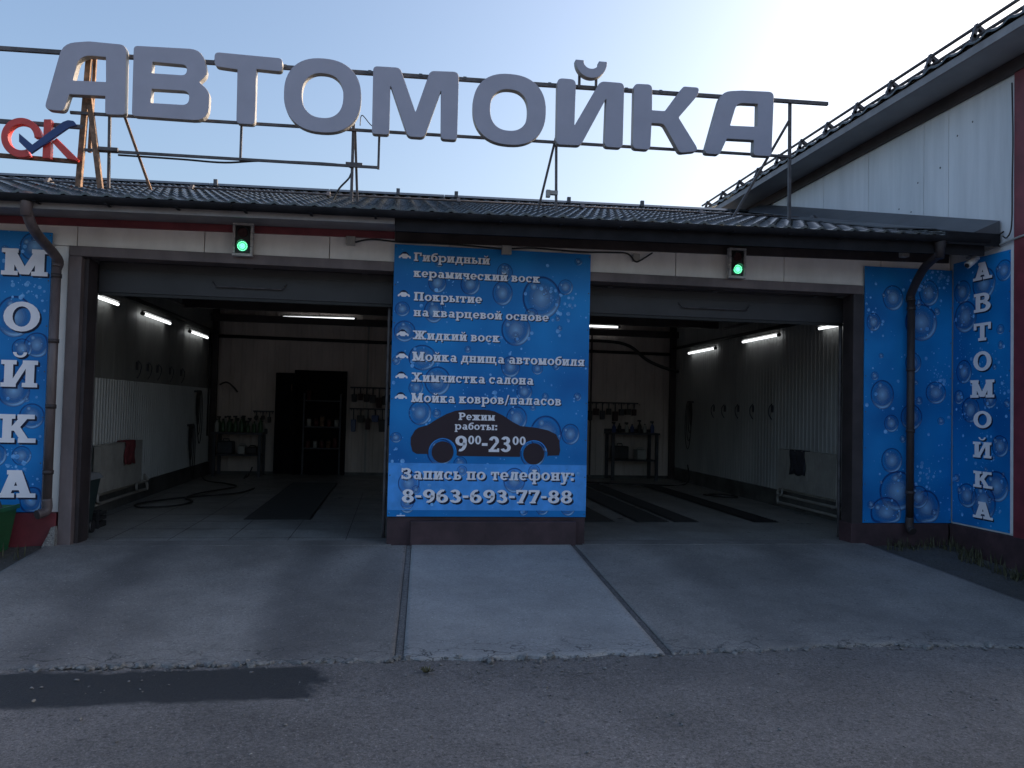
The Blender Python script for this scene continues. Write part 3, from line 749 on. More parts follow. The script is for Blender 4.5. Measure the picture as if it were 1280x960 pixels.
# flashing where the roof meets the taller wall
bm = bmesh.new(); hexa(bm, [(6.30, -.80, RZ(6.3, -.8)+.045), (6.625, -.80, RZ(6.6, -.8)+.045), (6.625, 5, RZ(6.6, 5)+.045), (6.30, 5, RZ(6.3, 5)+.045)],
     [(6.30, -.80, RZ(6.3, -.8)+.055), (6.625, -.80, RZ(6.6, -.8)+.20), (6.625, 5, RZ(6.6, 5)+.20), (6.30, 5, RZ(6.3, 5)+.055)])
link('flashing', bm, M['flash'], cw)
box('flashing', 5.95, 6.62, -.815, -.805, RZ(6.3, -.8)-.09, RZ(6.3, -.8)+.05, M['fascia'], cw)
bm = bmesh.new()
for y0 in (-.2, 1.2):
    hexa(bm, [(5.6, y0, RZ(5.6, y0)+.035), (6.3, y0, RZ(6.3, y0)+.05), (6.3, y0+1.3, RZ(6.3, y0+1.3)+.05), (5.6, y0+1.3, RZ(5.6, y0+1.3)+.035)], [(5.6, y0, RZ(5.6, y0)+.05), (6.3, y0, RZ(6.3, y0)+.06), (6.3, y0+1.3, RZ(6.3, y0+1.3)+.06), (5.6, y0+1.3, RZ(5.6, y0+1.3)+.05)])
link('valley_sheet', bm, M['flash'], cw)
# snow guard tube along the roof with its brackets
gd = thing('roof_snow_guard', 'thin dark tube on small brackets running along the lower car wash roof', 'snow guard', (0, 2.3, RZ(0, 2.3)))
for k, dz in enumerate((.055,)):
    tube('rail', [(-8.8, 2.3-.02*k, RZ(-8.8, 2.3)+dz), (5.9, 2.3-.02*k, RZ(5.9, 2.3)+dz)], .014, M['steel'], gd, 8)
for i in range(9):
    x = -8.1+i*1.78
    bm = bmesh.new(); z = RZ(x, 2.3); hexa(bm, [(x-.025, 2.2, z+.02), (x+.025, 2.2, z+.02), (x+.025, 2.42, z+.06), (x-.025, 2.42, z+.06)], [(x-.02, 2.27, z+.09), (x+.02, 2.27, z+.09), (x+.02, 2.31, z+.1), (x-.02, 2.31, z+.1)]); link('bracket', bm, M['steel'], gd)
for i, x in enumerate((-3.05, -.05, .95, 2.95, 4.3)):
    box('roof_fixing', x-.03, x+.03, 4.86, 4.92, RZ(x, 4.9)+.03, RZ(x, 4.9)+.15, M['flash'], cw)

# interior shell
def ribbed(name, p0, p1, z0, z1, nrm, m, pitch=.105, dep=.018):
    """ribbed liner sheet between two plan points; ribs stand out along nrm"""
    p0, p1, nrm = Vector(p0), Vector(p1), Vector(nrm); L_ = (p1-p0).length; n = int(L_/pitch); bm = bmesh.new(); pts = []
    for i in range(n):
        for f, d in ((0, 0), (.55, 0), (.65, dep), (.9, dep)):
            pts.append(p0+(p1-p0)*((i+f)/n)+nrm*d)
    pts.append(p1); A = [bm.verts.new((p.x, p.y, z0)) for p in pts]; B = [bm.verts.new((p.x, p.y, z1)) for p in pts]
    for i in range(len(pts)-1): bm.faces.new([A[i], A[i+1], B[i+1], B[i]])
    bm.normal_update(); return link(name, bm, m, cw)
XL, XR, YB = -3.78, 6.25, 8.42
ribbed('liner_wall', (XL, .3), (XL, YB), .27, 1.76, (1, 0), M['interior_low'], .10, .016)
ribbed('liner_wall', (XL-.012, .3), (XL-.012, YB), 1.76, 3.5, (1, 0), M['interior'], .42, .006)
ribbed('liner_wall', (XR, .3), (XR, YB), .27, 3.5, (-1, 0), M['interior_right'], .11, .009)
ribbed('liner_wall', (XL, YB), (XR, YB), .06, 3.5, (0, -1), M['interior_back'], .22, .012)
box('wet_plinth', XL-.1, XL+.03, .3, YB, 0, .27, M['wetwall'], cw)
box('wet_plinth', XR-.03, XR+.1, .3, YB, 0, .27, M['wetwall'], cw)
box('wet_plinth', XL+.03, XR-.03, YB-.03, YB+.1, 0, .06, M['wetwall'], cw)
box('outer_wall', XL-.25, XL-.03, .3, YB+.3, -.2, 3.5, M['interior'], cw)
box('outer_wall', XR+.03, XR+.30, .3, YB+.3, -.2, 3.5, M['interior'], cw)
box('outer_wall', XL-.03, XR+.03, YB+.06, YB+.3, -.2, 3.5, M['interior'], cw)
box('ceiling', XL-.2, XR+.2, .3, YB+.3, 3.51, 3.6, M['ceiling'], cw)
box('steel_column', XL+.005, XL+.12, YB-.16, YB-.035, 0, 3.5, M['darkframe'], cw)
box('steel_column', XR-.12, XR-.005, YB-.16, YB-.035, 0, 3.5, M['darkframe'], cw)
box('steel_column', 1.0, 1.14, YB-.16, YB-.035, 0, 3.5, M['darkframe'], cw)
for y in (3.35, 6.0, 8.2): box('ceiling_beam', XL, XR, y-.06, y+.06, 3.16, 3.30, M['darkframe'], cw)
tube('water_pipe', [(XL+.05, YB-.10, 2.86), (XR-.05, YB-.10, 2.80)], .035, M['cable'], cw)
tube('water_pipe', [(XL+.07, .5, 2.93), (XL+.07, YB-.1, 2.93)], .03, M['cable'], cw)
tube('water_pipe', [(XR-.07, .5, 2.93), (XR-.07, YB-.1, 2.93)], .03, M['cable'], cw)
tube('wall_conduit', [(XL+.03, 8.0, 2.9), (XL+.03, 8.0, .8)], .02, M['cable'], cw)
box('wall_trim', 4.30, 4.34, YB-.02, YB-.008, .06, 3.4, M['darkframe'], cw)
box('wall_trim', -.62, -.58, YB-.04, YB-.02, .06, 3.2, M['interior'], cw)

# overhead sectional doors rolled back under the ceiling
def overhead(x0, x1, z, label):
    t = thing('sectional_door', label, 'garage door', ((x0+x1)/2, .4, z), 'overhead doors rolled back under the ceiling')
    for i in range(5):
        y0 = .34+i*.58; box('door_section', x0, x1, y0+.006, y0+.574, z, z+.045, M['doorpanel'], t, bevel=.005)
        bm = bmesh.new()
        for x in (x0+.3, (x0+x1)/2, x1-.3): abox(bm, x-.03, x+.03, y0-.04, y0+.04, z-.012, z-.002)
        link('hinge', bm, M['flash'], t)
    for x in ((x0-.07, x1-.01) if x0 < 0 else (x0+.01, x1+.10)):
        pts = [(x, .42, .0), (x, .42, z-.45), (x, .44, z-.25), (x, .50, z-.10), (x, .65, z-.035), (x, 3.9, z-.03)]
        tube('door_track', smoothpts(pts, 4), .022, M['steel'], t, 6)
    # the bottom section still hangs upright in the opening, with its seal and pull handle
    box('door_section', x0-.02, x1+(.10 if x0 > 0 else .02), .345, .385, 2.637, z-.004, M['doorpanel'], t, bevel=.005)
    box('rubber_seal', x0-.02, x1+(.10 if x0 > 0 else .02), .350, .380, 2.605, 2.635, M['cable'], t)
    bm = bmesh.new(); atube(bm, [(x0+1.15, .34, 2.80), (x0+1.19, .31, 2.745), (x1-1.19, .31, 2.745), (x1-1.15, .34, 2.80)], .008, 8); link('pull_handle', bm, M['steel'], t)
    box('stiffener', x0, x1, .332, .343, z-.10, z-.085, M['doorpanel'], t)
    return t
overhead(-3.16, -.08, 2.975, 'dark overhead door rolled back under the ceiling of the left wash bay')
overhead(2.17, 5.36, 2.955, 'dark overhead door rolled back under the ceiling of the right wash bay')

M['greysoffit'] = mat('pale_grey_soffit', (.30, .31, .33), .55, var=.08, scale=2)
# ================================================================== THE TALLER BUILDING ON THE RIGHT
nb = thing('neighbouring_building', 'taller pale panel building at right with burgundy corner trim and snow rails on its eave', 'building', (6.65, -1, 0))
WX = 6.649
ys = [-1.0, .057, .51, 1.70, 2.89, 4.08, 5.27, 6.2]
for a, b in zip(ys, ys[1:]): box('wall_panel', WX, WX+.16, a+.004, b-.004, .24, 5.44, M['panel_blue'], nb, bevel=.005)
box('corner_trim', WX-.028, WX+.16, -1.32, -1.003, .0, 5.44, M['burgundy'], nb, bevel=.005)
box('edge_strip', WX-.020, WX-.002, -.998, -.955, .26, 3.40, M['white'], nb)
for a, b in ((-2.6, -1.325), (-3.9, -2.605)): box('wall_panel', WX, WX+.16, a, b-.006, .24, 5.44, M['panel_blue'], nb, bevel=.005)
box('plinth', WX-.035, WX+.16, -3.9, -.05, -.3, .236, M['maroon'], nb, bevel=.006)
box('core_wall', WX+.162, WX+9, -3.9, 6.2, -.3, 5.5, M['panel_blue'], nb)
box('trim_band', WX-.045, WX-.003, -3.9, 6.2, 5.30, 5.455, M['burgundy'], nb).data.materials[0] = M['darkframe']
box('soffit', 6.13, WX+.2, -4.2, 6.3, 5.462, 5.485, M['greysoffit'], nb)
box('fascia', 6.105, 6.128, -4.2, 6.3, 5.45, 5.54, M['greytrim'], nb)
NZf = lambda x, y: 5.565+.46*(y-6.08)      # x runs along the eave here, y climbs the slope
tile_sheet('roof_sheet', -4.25, 6.35, 6.08, 9.6, NZf, M['roof'], nb, per=.30, amp=.016, axis='y')
bm = bmesh.new(); hexa(bm, [(9.6, -4.25, 7.15), (15.6, -4.25, 5.5), (15.6, 6.35, 5.5), (9.6, 6.35, 7.15)], [(9.6, -4.25, 7.19), (15.6, -4.25, 5.55), (15.6, 6.35, 5.55), (9.6, 6.35, 7.19)]); link('rear_roof_slope', bm, M['roof'], nb)
bm = bmesh.new(); hexa(bm, [(6.15, 6.201, 5.48), (9.6, 6.201, 5.48), (15.5, 6.201, 5.48)], [(6.16, 6.21, 5.50), (9.6, 6.21, 7.13), (15.5, 6.21, 5.50)])
bmesh.ops.recalc_face_normals(bm, faces=bm.faces); link('gable_wall', bm, M['panel_blue'], nb)
sg = thing('snow_guard_rail', 'double snow guard rail on perforated brackets along the eave of the taller building', 'snow guard', (6.25, -1, 5.6))
for k, (x, z) in enumerate(((6.25, 5.835), (6.30, 5.755))): tube('rail', [(x, -4.2, z), (x, 6.9, z)], .020, M['steel'], sg, 8)
for i in range(14):
    y = -3.15+i*.752
    if y > 6.9: break
    bm = bmesh.new()
    for a, b in (((6.17, 5.60), (6.25, 5.84)), ((6.25, 5.84), (6.43, 5.72)), ((6.17, 5.60), (6.43, 5.72)), ((6.21, 5.72), (6.31, 5.655))):
        p, q = Vector((a[0], y, a[1])), Vector((b[0], y, b[1])); t = (q-p).normalized()*.02; n_ = Vector((-t.z, 0, t.x))
        hexa(bm, [p-t-n_-Vector((0, .022, 0)), q+t-n_-Vector((0, .022, 0)), q+t+n_-Vector((0, .022, 0)), p-t+n_-Vector((0, .022, 0))],
             [p-t-n_+Vector((0, .022+.002*i, 0)), q+t-n_+Vector((0, .022, 0)), q+t+n_+Vector((0, .022, 0)), p-t+n_+Vector((0, .022, 0))])
    bmesh.ops.recalc_face_normals(bm, faces=bm.faces); link('bracket', bm, M['steel'], sg)
    if i % 2 == 0:
        pass
bm = bmesh.new()
rs = random.Random(3)
for y, z in ((.75, 4.20), (1.0, 4.30), (.62, 4.55), (-.1, 4.92), (-.35, 5.0), (.2, 4.62)):
    bmesh.ops.create_circle(bm, cap_ends=True, radius=.012, segments=8, matrix=Matrix.Translation((WX-.003, y, z)) @ Matrix.Rotation(R(90), 4, 'Y'))
link('screw_hole', bm, M['black'], nb)

# ================================================================== THE ROOFTOP SIGN
sign = thing('rooftop_sign', 'large grey raised letters АВТОМОЙКА on steel rails above the car wash roof', 'sign', (0, 1, 4.0))
LET = [
('А',[[(-4.057,4.781,0.061),(-3.846,4.772,0.069),(-3.794,4.975,0.014),(-3.409,4.986,0.008),(-3.404,4.771,0.042),(-3.184,4.783,0.042),(-3.2,5.607,0.083),(-3.608,5.611,0.166),(-3.889,5.563,0.36)],[(-3.76,5.14,0.006),(-3.408,5.152,0.006),(-3.419,5.441,0.006),(-3.706,5.444,0.166)]]),
('В',[[(-3.121,5.606,0.05),(-2.358,5.632,0.277),(-2.292,5.334,0.125),(-2.379,5.238,0.017),(-2.26,5.136,0.166),(-2.265,4.782,0.305),(-3.113,4.778,0.05)],[(-2.907,5.432,0.008),(-2.522,5.429,0.089),(-2.528,5.306,0.083),(-2.91,5.299,0.008)],[(-2.905,5.113,0.008),(-2.486,5.122,0.089),(-2.49,4.956,0.083),(-2.909,4.948,0.008)]]),
('Т',[[(-2.223,5.614,0.055),(-1.443,5.608,0.055),(-1.443,5.444,0.055),(-1.739,5.451,0.006),(-1.735,4.783,0.05),(-1.948,4.78,0.05),(-1.956,5.426,0.006),(-2.218,5.442,0.061)]]),
('О',[superel(-.963,5.2,.453,.451),superel(-.963,5.197,.242,.27)]),
('М',[[(-0.377,5.611,0.055),(-0.052,5.62,0.078),(0.148,5.083,0.008),(0.312,5.613,0.078),(0.666,5.631,0.069),(0.665,4.777,0.05),(0.464,4.776,0.05),(0.453,5.388,0.006),(0.263,4.777,0.078),(0.061,4.776,0.078),(-0.165,5.396,0.006),(-0.161,4.781,0.042),(-0.369,4.777,0.042)]]),
('О',[superel(1.308,5.214,.46,.447),superel(1.302,5.205,.237,.259)]),
('Й',[[(1.905,5.664,0.073),(2.147,5.664,0.073),(2.138,5.072,0.006),(2.462,5.67,0.102),(2.776,5.672,0.064),(2.771,4.834,0.059),(2.531,4.831,0.053),(2.544,5.457,0.006),(2.223,4.824,0.082),(1.909,4.816,0.053)],[(2.340-.205*math.cos(R(a)),5.905-.205*math.sin(R(a)),0) for a in range(0,181,9)]+[(2.545,5.925,.012),(2.438,5.925,.012)]+[(2.340+.098*math.cos(R(a)),5.905-.085*math.sin(R(a)),0) for a in range(0,181,12)]+[(2.242,5.92,.012),(2.135,5.92,.012)]]),
('К',[[(2.905,5.677,0.064),(3.147,5.686,0.064),(3.15,5.353,0.006),(3.325,5.355,0.059),(3.564,5.697,0.053),(3.783,5.7,0.041),(3.759,5.595,0.088),(3.507,5.286,0.029),(3.793,4.869,0.053),(3.531,4.825,0.064),(3.308,5.187,0.073),(3.147,5.184,0.006),(3.135,4.836,0.059),(2.902,4.837,0.059)]]),
('А',[[(3.858,4.842,0.047),(4.071,4.845,0.053),(4.165,5.058,0.009),(4.538,5.067,0.006),(4.531,4.866,0.047),(4.785,4.872,0.047),(4.81,5.731,0.076),(4.358,5.711,0.176),(4.081,5.675,0.249)],[(4.208,5.236,0.006),(4.582,5.249,0.006),(4.584,5.551,0.006),(4.295,5.54,0.117)]]),
]
for ch, loops in LET:
    o = extruded('letter', [round_poly(l) if len(l[0]) > 2 else l for l in loops], .95, 1.05, M['signface'], M['signside'], sign)
    o['label'] = 'raised grey letter '+ch
bar('rail', (-6.0, 1.09, 5.47), (5.647, 1.09, 5.69), .045, M['steel'], sign)
bar('rail', (-3.83, 1.09, 4.812), (5.12, 1.09, 4.935), .032, M['steel'], sign)
bar('rail', (-3.66, 1.09, 4.385), (-.285, 1.09, 4.412), .03, M['steel'], sign)
bar('rail', (-3.5, 1.05, 4.40), (-3.28, 1.05, 4.40), .04, M['steel'], sign)
def post(x0, z0, x1, z1, wd, m, y0=1.12, y1=1.12):
    return bar('post', (x0, y0, z0), (x1, y1, z1), wd, m, sign)
zr = lambda x, y=1.12: RZ(x, y)-.02
post(-3.72, zr(-3.72), -3.66, 5.50, .060, M['rust'])
post(-3.63, 4.38, -3.61, 5.50, .035, M['rust'], 1.16, 1.16)
post(-3.42, zr(-3.42, .95), -3.64, 5.05, .055, M['rust'], .98, 1.10)
post(-3.39, zr(-3.39), -3.41, 4.82, .030, M['steel'])
post(-2.94, zr(-2.94), -3.24, 4.82, .028, M['rust'], 1.3, 1.1)
post(-1.92, 4.39, -1.92, 4.83, .026, M['steel'])
post(-.60, zr(-.6), -.60, 5.2, .035, M['steel'])
post(-.53, zr(-.53), -.58, 4.88, .030, M['steel'], 1.25, 1.12)
post(-.285, 4.40, -.285, 4.85, .028, M['steel'])
post(1.96, zr(1.96), 1.94, 5.0, .030, M['steel'])
post(1.74, zr(1.74), 1.93, 4.95, .028, M['steel'], 1.3, 1.1)
post(5.13, zr(5.13), 5.12, 5.68, .036, M['steel'])
post(4.42, zr(4.42), 5.10, 5.42, .030, M['steel'], 1.5, 1.1)
for x in (2.21, 2.43): bar('breve_bracket', (x, 1.05, 5.60), (x, 1.05, 5.80), .03, M['steel'], sign)
tube('feed_cable', smoothpts([(-3.3, 1.12, 4.36), (-2.6, 1.12, 4.36), (-2.1, 1.12, 4.355), (-1.6, 1.12, 4.41), (-.7, 1.12, 4.42), (-.62, 1.12, 4.3), (-.75, 1.1, 4.12), (-.83, 1.1, zr(-.83))]), .012, M['cable'], sign, 6)
tube('feed_cable', smoothpts([(-.52, 1.1, 4.92), (-.50, 1.1, 5.05), (-.38, 1.1, 4.93), (-.30, 1.08, 4.95)]), .006, M['cable'], sign, 6)
box('clamp', -.68, -.48, 1.10, 1.16, 4.42, 4.46, M['steel'], sign)
box('clamp', 1.84, 1.97, 1.08, 1.14, 4.22, 4.27, M['boxgrey'], sign)
box('floodlight_arm', 1.82, 1.87, 1.06, 1.12, 4.18, 4.27, M['boxgrey'], sign)
for x in (-3.0, -2.23, -1.43, -.42, .2, .75, 1.83, 2.84, 3.3): box('bolt', x-.02, x+.02, 1.06, 1.066, 5.50+.019*(x+4), 5.535+.019*(x+4), M['flash'], sign)

oks = thing('ok_sign', 'small red OK letters crossed by a dark blue tick, left of the grey rooftop letters', 'sign', (-4.2, 1, 4.4))
def arcp(cx, cz, rx, rz, a0, a1, k=44): return [(cx+rx*math.cos(R(a0+(a1-a0)*i/k)), cz+rz*math.sin(R(a0+(a1-a0)*i/k))) for i in range(k+1)]
ring = arcp(-4.307, 4.452, .213, .229, 3, 298)+arcp(-4.307, 4.456, .138, .148, 3, 298)[::-1]
o = extruded('letter', [ring], 1.0, 1.08, M['signred'], M['signred'], oks); o['label'] = 'open red ring letter O'
o = extruded('letter', [[(-4.076, 4.682), (-4.0, 4.688), (-3.995, 4.60), (-3.990, 4.233), (-4.075, 4.232)]], 1.0, 1.08, M['signred'], M['signred'], oks); o['label'] = 'red upright of letter K'
o = extruded('letter_leg', [[(-3.985, 4.430), (-3.932, 4.475), (-3.696, 4.248), (-3.712, 4.229), (-3.81, 4.245)]], 1.003, 1.077, M['signred'], M['signred'], oks)
o = extruded('tick_mark', [round_poly([(-4.312, 4.485, 0), (-4.167, 4.366, 0), (-3.853, 4.653, .05), (-3.80, 4.678, .04), (-3.74, 4.673, .02), (-3.703, 4.624, .01), (-3.785, 4.594, .03), (-4.176, 4.262, 0), (-4.308, 4.389, 0)])], .955, .99, M['signblue'], M['signblue'], oks, .004); o['label'] = 'dark blue tick'
bar('rail', (-6.0, 1.11, 4.66), (-3.69, 1.11, 4.655), .045, M['steel'], oks)
bar('rail', (-6.0, 1.11, 4.285), (-3.74, 1.11, 4.245), .045, M['rust'], oks)

# ================================================================== BANNERS
def banner(label, fr, u0_, u1_, v0_, v1_, loc, bub, extra, seed):
    t = thing('banner', label, 'banner', loc)
    p = [fr.pt(u0_, v0_, 0), fr.pt(u1_, v1_, -.012)]
    a, b = [min(p[0][i], p[1][i]) for i in range(3)], [max(p[0][i], p[1][i]) for i in range(3)]
    box('panel', a[0], b[0], a[1], b[1], a[2], b[2], M['banner'], t)
    bubbles(bub, fr, t, extra, (u0_, u1_, v0_, v1_), seed)
    n = max(2, int((v1_-v0_)/.42)); pts = [(u, v0_+.03+(v1_-v0_-.06)*k/n) for k in range(n+1) for u in (u0_+.018, u1_-.018)]
    for a_, b_ in pts:
        q = [(a_+.007*math.cos(k), b_+.007*math.sin(k)) for k in [2*math.pi*j/8 for j in range(8)]]
        print_mesh('screw_head', [q], fr, .0045, M['flash'], t)
    return t
# centre
F1 = Frame('front', -.05)
B1 = [(1.16, 2.99, .10), (1.58, 2.73, .24), (1.3, 2.36, .17), (1.14, 2.76, .13), (1.47, 2.54, .075), (.08, 2.3, .12), (.28, 2.02, .15), (.45, 1.77, .15), (.22, 1.69, .09), (.42, 2.84, .11), (.78, 2.84, .12), (1.85, 2.86, .09), (.05, 2.54, .08), (.39, 2.53, .12), (1.25, 1.95, .12), (1.41, 1.68, .09), (1.76, 1.97, .04), (1.55, 1.94, .065),
      (.27, 1.42, .13), (1.33, 1.38, .13), (1.66, 1.22, .2), (.50, 1.0, .15), (1.52, 1.0, .15), (.17, .66, .12), (.16, .44, .10), (1.32, .72, .15), (.72, .87, .08), (1.94, 1.22, .11), (1.93, .41, .09), (1.64, .40, .08), (.02, 1.15, .06), (1.43, .37, .05), (1.07, .44, .07), (.45, 1.42, .05)]
cb = banner('central blue banner with list of services, dark car outline and phone number between the bays', F1, -.052, 2.132, .302, 3.243, (1.04, -.05, .3), B1, 170, 1)
print_mesh('light_band', [[(-.052, .372), (2.132, .372), (2.132, .878), (-.052, .878)]], F1, .0018, M['lightblueprint'], cb)
bubbles([(.17, .66, .12), (.16, .45, .07), (1.32, .70, .14), (1.54, .80, .07), (.74, .80, .06)], Frame('front', -.0520), cb, 25, (-.04, 2.12, .38, .87), 5)
CAR = [(.177, 1.081), (.178, 1.151), (.22, 1.231), (.262, 1.262), (.349, 1.286), (.444, 1.350), (.557, 1.415), (.653, 1.452), (.795, 1.469), (.973, 1.471), (1.081, 1.456), (1.181, 1.41), (1.282, 1.345), (1.374, 1.300), (1.538, 1.286), (1.685, 1.259), (1.777, 1.216), (1.816, 1.144), (1.827, 1.036), (1.815, .982), (1.69, .977)]
def whl(cx, cz, r, n=12): return [(cx+r*math.cos(R(a)), cz+r*math.sin(R(a))) for a in [-12+204*i/n for i in range(n+1)]]
CAR += whl(1.53, .995, .155)+[(1.37, .960), (.70, .960)]+whl(.525, 1.0, .155)+[(.36, .977), (.244, .977), (.2, 1.003)]
print_mesh('car_silhouette', [CAR], F1, .0022, M['brownprint'], cb)
for cx, cz in ((.525, 1.0), (1.53, .995)):
    def ell(r, n=32): return [(cx+r*math.cos(2*math.pi*i/n), cz+r*1.0*math.sin(2*math.pi*i/n)) for i in range(n)]
    E1, E2 = ell(.150), ell(.143)
    print_mesh('wheel_rim', [[E1[i], E1[(i+1) % 32], E2[(i+1) % 32], E2[i]] for i in range(1, 15)], F1, .0026, M['lightblueprint'], cb, step=0)
    print_mesh('wheel', [ell(.118)], F1, .0024, M['brownprint'], cb)
LINES = [('Гибридный', .158, .99, 3.070, .093), ('керамический воск', .16, 1.555, 2.895, .090), ('Покрытие', .17, .912, 2.638, .093), ('на кварцевой основе', .172, 1.665, 2.468, .090),
         ('Жидкий воск', .17, 1.12, 2.217, .095), ('Мойка днища автомобиля', .17, 2.08, 1.983, .098), ('Химчистка салона', .17, 1.51, 1.758, .098), ('Мойка ковров/паласов', .17, 1.828, 1.536, .098)]
for tx, a, b, z, c in LINES: lettering(tx, a, b, z, c, F1, cb, sh=.010)
lettering('Режим', .69, 1.09, 1.352, .082, F1, cb, sh=0, d=.0034)
lettering('работы:', .65, 1.12, 1.248, .078, F1, cb, sh=0, d=.0034)
lettering('9', .66, .792, 1.010, .172, F1, cb, sh=0, d=.0034)
lettering('00', .80, .945, 1.090, .095, F1, cb, sh=0, d=.0034)
lettering('-', .952, 1.02, 1.010, .172, F1, cb, sh=0, d=.0034)
lettering('23', 1.028, 1.28, 1.010, .172, F1, cb, sh=0, d=.0034)
lettering('00', 1.29, 1.44, 1.090, .095, F1, cb, sh=0, d=.0034)
lettering('Запись по телефону:', .09, 1.995, .703, .122, F1, cb, sh=.016)
lettering('8-963-693-77-88', .10, 1.98, .452, .145, F1, cb, sh=.020)
print_mesh('maker_mark', [[(.05, .308), (.14, .308), (.14, .318), (.05, .318)]], F1, .0018, M['whiteprint'], cb)
for z in (3.045+.025, 2.652, 2.225, 1.985, 1.768, 1.545):      # little car bullets
    x, k = -.005, .132
    body = [(0, .22), (.02, .36), (.16, .46), (.30, .60), (.66, .60), (.80, .46), (.97, .38), (1, .20), (.90, .18)]+[(.78+.10*math.cos(R(a)), .18+.12*math.sin(R(a))) for a in range(0, 181, 30)]+[(.34, .18)]+[(.22+.10*math.cos(R(a)), .18+.12*math.sin(R(a))) for a in range(0, 181, 30)]
    print_mesh('car_bullet', [[(x+p*k, z+q*k*.9) for p, q in body]], F1, .0040, M['whiteprint'], cb)
    print_mesh('car_bullet_roof', [[(x+p*k, z+q*k*.9) for p, q in ((.12, .50), (.28, .72), (.45, .80), (.60, .78), (.74, .66), (.86, .50), (.74, .50), (.64, .62), (.32, .62), (.2, .48))]], F1, .0031, M['darkprint'], cb)
# left
F2 = Frame('front', -.045)
lb = banner('blue bubble banner at far left with the tall white letters МОЙКА', F2, -4.55, -3.50, .335, 3.170, (-3.9, -.045, .33), [(-3.66, 3.02, .14), (-3.82, 2.30, .2), (-3.60, 2.02, .13), (-3.74, 1.98, .10), (-3.62, 1.30, .13), (-3.80, 1.55, .15), (-3.7, .9, .1), (-3.58, .45, .14), (-3.68, .60, .07), (-3.95, .9, .12)], 120, 2)
for ch, a, b, z0, z1 in (('М', -3.965, -3.515, 2.72, 2.99), ('О', -3.925, -3.57, 2.15, 2.455), ('Й', -3.925, -3.57, 1.590, 1.86), ('К', -3.92, -3.565, 1.030, 1.315), ('А', -3.93, -3.54, .48, .755)):
    lettering(ch, a, b, z0, z1-z0, F2, lb, 'letter', sh=.018)['label'] = 'white printed letter '+ch
# right front, partly behind the downpipe
F3 = Frame('front', -.045)
banner('blue bubble banner without lettering right of the right bay, behind the downpipe', F3, 5.485, 6.630, .243, 3.285, (6.0, -.045, .24),
       [(5.85, 2.92, .15), (6.22, 2.64, .22), (6.32, 3.0, .15), (5.60, 2.62, .10), (5.62, 1.98, .05), (5.72, 1.76, .17), (5.84, 1.42, .10), (6.12, 2.15, .12), (6.2, 1.70, .05), (6.1, 1.5, .15), (5.85, .98, .14), (5.93, .62, .24), (5.78, .36, .20), (6.30, .42, .20), (6.42, 1.80, .14), (6.20, .55, .14)], 170, 3)
# right side wall
F4 = Frame('side', WX-.012)
sb = banner('blue bubble banner with small white letters АВТОМОЙКА on the side wall at right', F4, .056, .952, .262, 3.365, (WX, -.5, .26),
            [(.21, 3.0, .15), (.55, 3.05, .2), (.26, 2.7, .18), (.24, 2.05, .14), (.35, 1.6, .16), (.16, 1.75, .08), (.75, .75, .18), (.55, .55, .2), (.3, .6, .15), (.85, 3.15, .12), (.8, 2.5, .06), (.8, 1.2, .12), (.65, 1.72, .1)], 150, 4)
for ch, z0, z1, a, b in (('А', 3.098, 3.30, .385, .69), ('В', 2.727, 2.945, .40, .675), ('Т', 2.395, 2.600, .40, .675), ('О', 2.046, 2.275, .395, .685), ('М', 1.742, 1.945, .35, .73), ('О', 1.392, 1.590, .40, .69), ('Й', 1.055, 1.235, .395, .69), ('К', .715, .90, .405, .705), ('А', .365, .555, .40, .715)):
    lettering(ch, a, b, z0, z1-z0, F4, sb, 'letter', sh=.016)['label'] = 'small white printed letter '+ch

